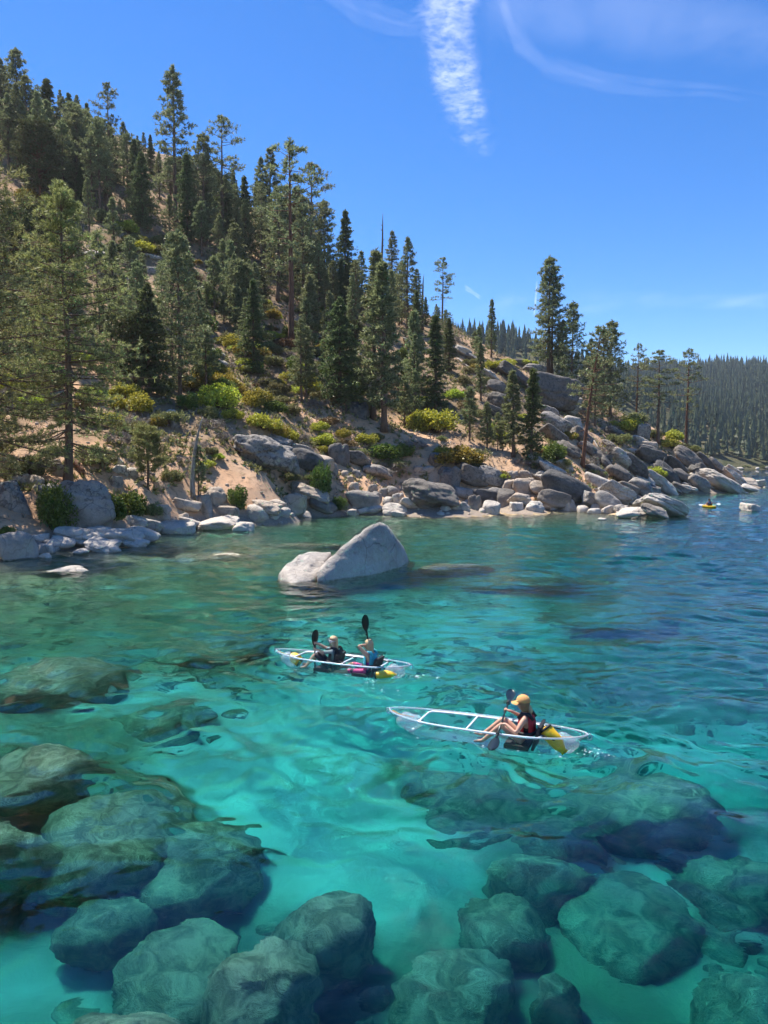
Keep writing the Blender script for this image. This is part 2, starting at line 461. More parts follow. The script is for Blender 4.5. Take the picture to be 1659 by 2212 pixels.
# ------------------------------------------------------------------ the lie of the land: thin-plate surface through surveyed points
SHORE = [(0, 1206), (60, 1196), (190, 1186), (330, 1156), (420, 1143), (540, 1136), (640, 1117), (780, 1112), (900, 1105), (1000, 1104),
         (1080, 1106), (1180, 1104), (1250, 1103), (1310, 1107), (1380, 1114), (1455, 1112), (1420, 1088), (1385, 1074), (1451, 1068), (1530, 1066), (1600, 1062.5), (1640, 1054)]
CTL = [(*plane(u, v)[:2], 0.0) for u, v in SHORE]
HILL = [  # (u, v, distance): places on the slope
    (0, 1130, 41.5), (60, 1080, 45), (145, 1043, 49), (20, 1000, 52), (230, 1075, 50), (320, 1055, 54), (420, 1072, 58), (505, 1085, 59),
    (0, 900, 60), (130, 900, 60), (250, 930, 62), (340, 980, 60), (440, 960, 64), (572, 1017, 64), (560, 930, 70), (660, 1040, 69), (715, 1010, 73),
    (0, 760, 75), (120, 740, 80), (250, 800, 76), (389, 860, 77), (500, 850, 82), (600, 880, 80), (734, 880, 86), (806, 905, 86), (830, 930, 84),
    (0, 560, 102), (100, 480, 115), (85, 440, 122), (200, 560, 108), (290, 600, 110), (400, 640, 112), (480, 570, 124), (380, 492, 132), (240, 425, 138),
    (548, 800, 92), (520, 690, 108), (628, 748, 108), (700, 760, 106), (480, 538, 134), (575, 575, 140), (670, 632, 136), (745, 650, 140),
    (661, 860, 88), (941, 880, 96), (874, 922, 90), (900, 800, 110), (850, 720, 128), (912, 712, 140), (970, 800, 118), (965, 705, 150), (1040, 745, 150),
    (1014, 950, 86), (960, 985, 81), (1052, 966, 86), (1039, 864, 102), (1061, 770, 142), (1109, 984, 84), (1148, 1003, 82), (1085, 885, 104), (1115, 828, 122),
    (1184, 802, 136), (1202, 890, 122), (1202, 955, 100), (1258, 1007, 88), (1232, 984, 92), (1235, 850, 136), (1310, 900, 134), (1347, 1008, 108), (1300, 1050, 88),
    (1373, 914, 140), (1388, 945, 130), (1421, 958, 134), (1406, 1005, 118), (1481, 966, 142), (1496, 1012, 128), (1560, 1010, 148), (1340, 1085, 76), (1240, 1075, 76),
    (1440, 1040, 116), (1562, 1045, 130), (1120, 1080, 74), (900, 1060, 73.5), (800, 1070, 72), (980, 1050, 75)]
CTL += [tuple(P(*h)) for h in HILL]
# behind the crest (hidden) and beyond the frame
CTL += [(-95, 60, 26), (-60, 38, 12), (-45, 20, 4), (-34, 10, 2.5), (-30, 28, 1.5), (-110, 120, 62), (-90, 170, 84), (-34, 180, 66), (-12, 180, 46), (8, 185, 36), (30, 185, 27), (44, 170, 12), (60, 178, 3), (88, 176, -3),
        (-120, 220, 92), (-20, 230, 48), (40, 225, 16), (85, 200, -5), (98, 172, -4), (105, 215, -6), (-60, 90, 36), (-160, 120, 80)]
# lake bed
BED = [(-14, 36, -0.7), (-8, 44, -0.8), (-9, 36, -1.6), (-15, 27, -1.7), (-5, 30, -2.3), (0, 40, -2.2), (0, 52, -1.7), (4, 62, -1.2), (8, 62, -1.5), (9, 50, -2.8), (15, 58, -3.0), (20, 60, -3.0),
       (-14, 14, -2.6), (-7, 14, -2.9), (-3, 9, -3.4), (-4, 20, -3.0), (0, 14, -3.3), (1, 24, -3.1), (4, 18, -3.5), (4, 9, -3.9), (8, 14, -4.2), (9, 26, -4.6), (13, 22, -5.6), (16, 36, -5.6), (14, 46, -4.4),
       (24, 48, -7.5), (26, 62, -5.5), (28, 75, -3.2), (36, 80, -6), (26, 30, -7.5), (40, 60, -9), (44, 98, -3), (70, 118, -3), (80, 100, -10), (60, 70, -11), (45, 30, -10), (30, 10, -8), (-22, 22, -1.5), (-20, 5, -2.0), (0, 3, -3.5), (12, 4, -5)]
CTL += BED
CTL += [(110, 140, -9), (120, 190, -10), (100, 40, -14), (60, -10, -12), (140, 100, -14)]
CT = np.array(CTL)

def _phi(r2):
    return 0.5 * r2 * np.log(r2 + 1e-9)
def _fit():
    n = len(CT)
    d2 = ((CT[:, None, :2] - CT[None, :, :2]) ** 2).sum(-1) / 1e4
    K = _phi(d2) + 1e-4 * np.eye(n)
    Pm = np.hstack([np.ones((n, 1)), CT[:, :2] / 100])
    A = np.block([[K, Pm], [Pm.T, np.zeros((3, 3))]])
    s = np.linalg.solve(A, np.concatenate([CT[:, 2], np.zeros(3)]))
    return s[:n], s[n:]
TW, TA = _fit()

def far_height(x, y):
    """slopes across the bay"""
    s = y - 470 - 0.10 * (x - 225) - 14 * fbm(x / 60, x * 0 + 3.3, oct=3, seed=5)
    b = np.where(s < 0, s * 0.25, s * 0.215 + 5 * fbm(x / 90, y / 90, oct=3, seed=7) * sstep(0, 120, s))
    top = 128 + 16 * fbm(x / 170, x * 0, oct=3, seed=9) + 12 * sstep(330, 520, x) - 12 * sstep(150, 300, x) * (1 - sstep(300, 420, x))
    b = np.minimum(b, top - 0.04 * (y - 1050))
    a = 88 - 0.42 * (x - 118) + 5 * fbm(x / 30, y / 60, oct=3, seed=3)
    a = np.minimum(a, 96) * sstep(400, 610, y) - 30 * (1 - sstep(360, 470, y)) * sstep(-20, 60, x)
    a = a - 0.12 * np.maximum(y - 620, 0)
    return np.maximum(np.maximum(a, b), -14)

def height(x, y):
    x = np.asarray(x, float); y = np.asarray(y, float)
    shp = x.shape; xf, yf = x.ravel(), y.ravel()
    z = np.empty(len(xf))
    for i in range(0, len(xf), 20000):
        xs, ys = xf[i:i + 20000], yf[i:i + 20000]
        d2 = ((xs[:, None] - CT[None, :, 0]) ** 2 + (ys[:, None] - CT[None, :, 1]) ** 2) / 1e4
        z[i:i + 20000] = _phi(d2) @ TW + TA[0] + TA[1] * xs / 100 + TA[2] * ys / 100
    z = z.reshape(shp)
    z = np.where(z < 0, np.maximum(z, -14), z)
    nz = 0.55 * fbm(x / 6, y / 6, oct=4, seed=21) + 0.16 * fbm(x / 1.3, y / 1.3, oct=3, seed=31)
    z = z + nz * np.where(z > 0, sstep(0.2, 3.0, z), 0.5 * sstep(0.3, 2.0, -z))
    r = np.hypot(x, y)
    w = sstep(235, 300, r)
    lim = np.where(w > 0, far_height(x, y), 0)
    return np.minimum(z, 130) * (1 - w) + np.where(w > 0, lim, 0) * w

def h1(x, y):
    return float(height(np.array([x]), np.array([y]))[0])

_HG = None
def _fast(x, y):
    global _HG
    if _HG is None:
        gx = np.arange(-95, 125, 0.7); gy = np.arange(22, 305, 0.7)
        _HG = height(*np.meshgrid(gx, gy, indexing='ij'))
    fx = np.clip((x + 95) / 0.7, 0, _HG.shape[0] - 1.001); fy = np.clip((y - 22) / 0.7, 0, _HG.shape[1] - 1.001)
    i, j = fx.astype(int), fy.astype(int); a, b = fx - i, fy - j
    return _HG[i, j] * (1 - a) * (1 - b) + _HG[i + 1, j] * a * (1 - b) + _HG[i, j + 1] * (1 - a) * b + _HG[i + 1, j + 1] * a * b

def ground(u, v, y0=25.0, y1=300.0):
    """where the ray through pixel (u, v) meets the land (or the lake surface)"""
    d = ray(u, v)
    Y = np.concatenate([np.arange(y0, 120, 0.25), np.arange(120, y1, 0.6)])
    pts = EYE + d[None, :] * (Y / d[1])[:, None]
    hz = np.maximum(_fast(pts[:, 0], pts[:, 1]), 0.0)
    k = np.nonzero(pts[:, 2] <= hz)[0]
    if len(k) == 0:
        return None
    i = k[0]
    if i == 0: return pts[0]
    a, b = pts[i - 1], pts[i]
    da, db = a[2] - hz[i - 1], b[2] - hz[i]
    t = da / (da - db + 1e-9)
    p = a + (b - a) * t
    return p

def polar(rs, ths):
    r, t = np.meshgrid(rs, ths, indexing='ij')
    x, y = r * np.sin(t), r * np.cos(t)
    n, m = r.shape
    i = np.arange(n * m).reshape(n, m)
    Q = np.stack([i[:-1, :-1], i[:-1, 1:], i[1:, 1:], i[1:, :-1]], -1).reshape(-1, 4)
    return x, y, Q

SAND = [[(under(u, v, -3.0)[:2], r) for u, v, r in run] for run in (
    [(-60, 1490, 1.6), (120, 1490, 1.6), (360, 1510, 1.6), (560, 1590, 2.2), (650, 1730, 1.8), (760, 1850, 1.0), (840, 1950, .4)],
    [(600, 1560, 2.0), (800, 1500, 3.0), (1000, 1560, 2.4), (1300, 1600, 2.0), (1550, 1560, 2.0)], [(760, 1500, 3), (900, 1380, 4), (1000, 1310, 4)],
    [(700, 1760, 1.8), (900, 1800, 1.2)], [(20, 2090, 1.0), (130, 2080, .8)], [(1330, 1840, .8), (1600, 1780, .8)])]
th_in = np.linspace(-32, 32, 330)
ths = np.radians(np.concatenate([np.linspace(-75, -32.6, 40), th_in, np.linspace(32.6, 75, 40)]))
rs = np.concatenate([np.linspace(1.5, 34, 60), 34.5 + np.arange(0, 110) * 0.75, np.geomspace(118, 330, 80)])
x, y, Q = polar(rs, ths)
z = height(x, y)
V = np.stack([x, y, z], -1).reshape(-1, 3)
zc = z.ravel()[Q].max(1)
wet = zc < 0.12
for nm, sel, mt in (('lake_bed', wet, M_BED), ('hillside', ~wet, M_SOIL)):
    q = Q[sel]; used, inv = np.unique(q, return_inverse=True)
    me = mesh_np(nm, V[used], inv.reshape(q.shape), [mt])
    if nm == 'lake_bed':       # open sand runs between the boulder fields
        pv = V[used]; d_ = np.full(len(pv), 99.0)
        for run in SAND:
            for (a, ra), (b, rb) in zip(run[:-1], run[1:]):
                ab = b - a; t = np.clip(((pv[:, :2] - a) @ ab) / (ab @ ab), 0, 1)
                d_ = np.minimum(d_, np.linalg.norm(pv[:, :2] - a - t[:, None] * ab, axis=1) / (ra + (rb - ra) * t))
        d_ += 0.35 * fbm(pv[:, 0] / 2.2, pv[:, 1] / 2.2, oct=3, seed=44)
        at = me.attributes.new('sand', 'FLOAT', 'POINT'); at.data.foreach_set('value', (1 - sstep(0.7, 1.15, d_)).astype(np.float32))
    obj(nm, me, kind='structure')

# far slopes and the lake floor out to the horizon
gx = np.concatenate([np.linspace(-500, 0, 40), np.linspace(8, 520, 70), np.linspace(545, 1500, 40)]); gy = np.concatenate([np.geomspace(331, 620, 50), np.geomspace(630, 1700, 60)])
X2, Y2 = np.meshgrid(gx, gy, indexing='ij')
Z2 = np.where(np.hypot(X2, Y2) < 325, -20, far_height(X2, Y2))
n, m = X2.shape; i = np.arange(n * m).reshape(n, m)
Q2 = np.stack([i[:-1, :-1], i[1:, :-1], i[1:, 1:], i[:-1, 1:]], -1).reshape(-1, 4)
M_FARGROUND = None
def far_ground_mat():
    m, ns, ln = new_mat('far_slope_ground')
    p = ns['Principled BSDF']; p.inputs['Roughness'].default_value = 1.0; p.inputs['Specular IOR Level'].default_value = 0.0
    g = ns.new('ShaderNodeNewGeometry'); pos = g.outputs['Position']
    n1 = noise(ns, ln, pos, 0.02, 6, 0.65); n2 = noise(ns, ln, pos, 0.15, 5, 0.7)
    c = mixc(ns, ln, maprange(ns, ln, n1, 0.5, 0.68), (0.06, 0.066, 0.036), (0.30, 0.25, 0.19))
    c = mixc(ns, ln, maprange(ns, ln, n2, 0.42, 0.6), c, (0.11, 0.10, 0.06))
    ln.new(c, p.inputs['Base Color'])
    return m
M_FARGROUND = far_ground_mat()
obj('far_hillside', mesh_np('far_hillside', np.stack([X2, Y2, Z2], -1).reshape(-1, 3), Q2, [M_FARGROUND]), kind='structure')
gx = np.linspace(-300, 3000, 12); gy = np.linspace(-60, 1200, 12)

# ------------------------------------------------------------------ where the kayaks lie (needed by the water, which they push aside)
class Craft:
    def __init__(s, bow, stern, length, beam, rim, draft):
        bow, stern = np.asarray(bow), np.asarray(stern)
        s.c = (bow + stern) / 2; s.c[2] = 0
        d = bow - stern; d[2] = 0
        s.len = np.linalg.norm(d); s.ax = d / s.len
        s.ay = np.array([-s.ax[1], s.ax[0], 0])
        s.beam, s.rim, s.draft = beam, rim, draft
        s.rot = math.atan2(s.ax[1], s.ax[0])
    def local(s, x, y):
        dx, dy = x - s.c[0], y - s.c[1]
        return dx * s.ax[0] + dy * s.ax[1], dx * s.ay[0] + dy * s.ay[1]
    def world(s, p):
        return s.c + p[0] * s.ax + p[1] * s.ay + np.array([0, 0, p[2]])
    def half(s, lx):
        t = np.clip(np.abs(2 * lx / s.len), 0, 1)
        return s.beam / 2 * np.maximum(1 - t ** 2.5, 0) ** 0.58
SOLO = Craft(plane(842, 1536, 0.27), plane(1270, 1593, 0.27), 3.4, 0.86, 0.27, 0.07)
DUO = Craft(plane(598, 1407, 0.27), plane(886, 1441, 0.27), 3.4, 0.86, 0.27, 0.07)
FAR = Craft(plane(1533, 1097, 0.0) + np.array([-0.15, 1.5, 0]), plane(1533, 1097, 0.0) + np.array([0.1, -1.2, 0]), 2.9, 0.72, 0.2, 0.06)
CRAFT = [SOLO, DUO, FAR]

# ------------------------------------------------------------------ lake surface
rng = np.random.default_rng(11)
WAVES = []
for k in range(70):
    lam = 0.32 * 10 ** (rng.random() * 0.95)
    ang = rng.normal(0.35, 0.75)
    WAVES.append((lam, math.sin(ang), math.cos(ang), rng.random() * 6.28, 0.0050 * lam ** 0.95 * rng.uniform(0.5, 1.4), rng.random() * 10))
def wave_height(x, y):
    r = np.hypot(x, y)
    z = np.zeros_like(x)
    warp = 0.55 * fbm(x / 2.2, y / 2.2, oct=2, seed=50)
    calm = (0.5 + 0.75 * sstep(8.0, 13.5, y) + 0.15 * sstep(14, 34, y)) * (0.55 + 0.75 * sstep(-0.45, 0.5, fbm(x / 9, y / 6, oct=3, seed=77)))
    for lam, sx, sy, ph, a, o in WAVES:
        res = np.maximum(r * 0.0055, 0.02)
        fade = sstep(2.6, 5.0, lam / res)
        env = 0.6 + 0.4 * np.sin(x * 0.21 * sy + y * 0.17 * sx + o)
        z += a * fade * env * np.sin(2 * math.pi / lam * (x * sx + y * sy + warp) + ph)
    z *= calm
    for c in CRAFT[:2]:
        lx, ly = c.local(x, y)
        d = np.hypot(np.maximum(np.abs(lx) - c.len / 2 + 0.3, 0), ly)
        z += 0.011 * np.exp(-((d - 0.2) / 1.5) ** 2) * np.sin(d * 14 + lx * 1.5) * (np.abs(lx) < c.len * 1.2)
        w = np.maximum(-lx - 0.2, 0)                       # a light wake behind the stern
        z += 0.012 * np.exp(-((np.abs(ly) - 0.35 - w * 0.35) / 0.25) ** 2) * np.exp(-w / 3.0) * (w > 0) * np.sin(w * 9 + np.abs(ly) * 6)
    for c in CRAFT:
        lx, ly = c.local(x, y)
        hb = c.half(lx * 0.985)
        e = np.where(hb > 0.02, np.abs(ly) / np.maximum(hb, 0.02), 9)
        k = 1 - sstep(0.96, 1.06, e)
        z = z * (1 - k) + k * np.minimum(z, -(c.draft + 0.03))
    return z
ths = np.radians(np.concatenate([np.linspace(-75, -31.5, 50), np.linspace(-31, 31, 640), np.linspace(31.5, 75, 50)]))
rs = np.concatenate([np.linspace(1.0, 5.5, 14), np.geomspace(5.6, 150, 640), np.geomspace(152, 2600, 60)])
x, y, Q = polar(rs, ths)
zf = wave_height(x, y)
obj('lake_water', mesh_np('lake_water', np.stack([x, y, zf], -1).reshape(-1, 3), Q, [M_WATER]), kind='structure')
# deep lake floor outside the surveyed bed
V = [(-900, -30, -14.5), (3000, -30, -14.5), (3000, 480, -14.5), (-900, 480, -14.5)]
obj('deep_lake_bed', mesh_np('deep_lake_bed', V, np.array([[0, 1, 2, 3]]), [M_BED]), kind='structure')

# ------------------------------------------------------------------ boulders
def ico(sub):
    bm = bmesh.new(); bmesh.ops.create_icosphere(bm, subdivisions=sub, radius=1.0)
    V = np.array([v.co[:] for v in bm.verts]); F = np.array([[v.index for v in f.verts] for f in bm.faces])
    bm.free()
    return V / np.linalg.norm(V, axis=1)[:, None], F
ICO = {k: ico(k) for k in (2, 3, 4, 5)}

def planes_radius(D, nrm, dist, p):
    s = np.maximum(D @ nrm.T / dist[None, :], 0) ** p
    return s.sum(1) ** (-1.0 / p)

def rock_proto(seed, sub=4, k=15, p=9, amp=0.06, crack=0):
    r = np.random.default_rng(seed)
    D, F = ICO[sub]
    nr = r.normal(size=(k, 3)); nr /= np.linalg.norm(nr, axis=1)[:, None]
    nr = np.vstack([nr, [[1, 0, 0], [-1, 0, 0], [0, 1, 0], [0, -1, 0], [0, 0, 1], [0, 0, -1]]])
    ds = r.uniform(0.72, 1.0, len(nr)); ds[-6:] = r.uniform(0.9, 1.05, 6)
    R = planes_radius(D, nr, ds, p)
    V = D * R[:, None]
    o = seed * 3.1
    V *= (1 + amp * fbm(D[:, 0] * 1.7 + o, D[:, 1] * 1.7, D[:, 2] * 1.7, oct=3, seed=seed) + 0.35 * amp * fbm(D[:, 0] * 6 + o, D[:, 1] * 6, D[:, 2] * 6, oct=2, seed=seed + 5))[:, None]
    if crack:                                     # joints: grooves where planes cut through the stone
        for q in range(crack):
            n_ = r.normal(size=3); n_ /= np.linalg.norm(n_); off = r.uniform(-0.45, 0.45)
            dd = V @ n_ - off + 0.07 * fbm(D[:, 0] * 3 + q, D[:, 1] * 3, D[:, 2] * 3, oct=2, seed=seed + 50 + q)
            V *= (1 - 0.085 * np.exp(-(dd / (0.045 if sub >= 5 else 0.07)) ** 2) + 0.05 * np.sign(dd) * (q == 0))[:, None]
    lo, hi = V.min(0), V.max(0)
    V = (V - (lo + hi) / 2) / ((hi - lo) / 2)
    return V, F
ROCK_ME = {}
def rock_mesh(k, mat, sub=4):
    key = (k, mat.name, sub)
    if key not in ROCK_ME:
        V, F = rock_proto(100 + k, sub, k=[8, 11, 14, 7, 18, 10, 12, 24][k % 8], p=([14, 18, 9, 24, 10, 20, 12, 9][k % 8] if k < 16 else [5, 6, 4.5][k % 3]), amp=0.06 + 0.03 * (k % 3), crack=(0 if k >= 16 else (0, 2, 1, 3, 0, 2, 1, 3)[k % 8]))
        ROCK_ME[key] = mesh_np('boulder', V, F, [mat])
    return ROCK_ME[key]

MARKS = []          # landmarks: (phrase, u, v)
TOLABEL = []        # things whose label is written once everything stands: (object, adjective phrase, u, v)
RR = random.Random(5)
NROCK = [0]

def place_rock(p, w, h, mat, tilt=0.0, dep=0.85, sink=0.3, rz=None, kind=None, name='boulder', sub=4):
    """a boulder at ground point p, w wide and h high (metres); tilt leans its long axis down to the right"""
    k = NROCK[0] % 16 if kind is None else kind
    NROCK[0] += 1
    o = obj(name, rock_mesh(k, mat, sub))
    full = h / (1 - sink)
    rz = RR.uniform(-0.5, 0.5) if rz is None else rz
    sx, sy, sz = w / 2, w / 2 * dep, full / 2
    if tilt:
        L = math.hypot(w, h) * 0.52
        th = max(0.30 * L, (h * math.cos(tilt) + 0.0) * 0.42)
        o.matrix_world = Matrix.Translation(Vector((p[0], p[1] + sy * 0.6, p[2] + h * 0.44))) @ Matrix.Rotation(rz * 0.5, 4, 'Z') @ Matrix.Rotation(tilt, 4, 'Y') @ Matrix.Rotation(RR.uniform(-0.4, 0.4), 4, 'X') @ Matrix.Diagonal((L, sy, th, 1))
    else:
        o.matrix_world = Matrix.Translation(Vector((p[0], p[1] + sy * 0.75, p[2] + h - sz))) @ Matrix.Rotation(rz, 4, 'Z') @ Matrix.Rotation(RR.uniform(-0.2, 0.2), 4, 'Y') @ Matrix.Diagonal((sx, sy, sz, 1))
    o['category'] = 'boulder'
    return o

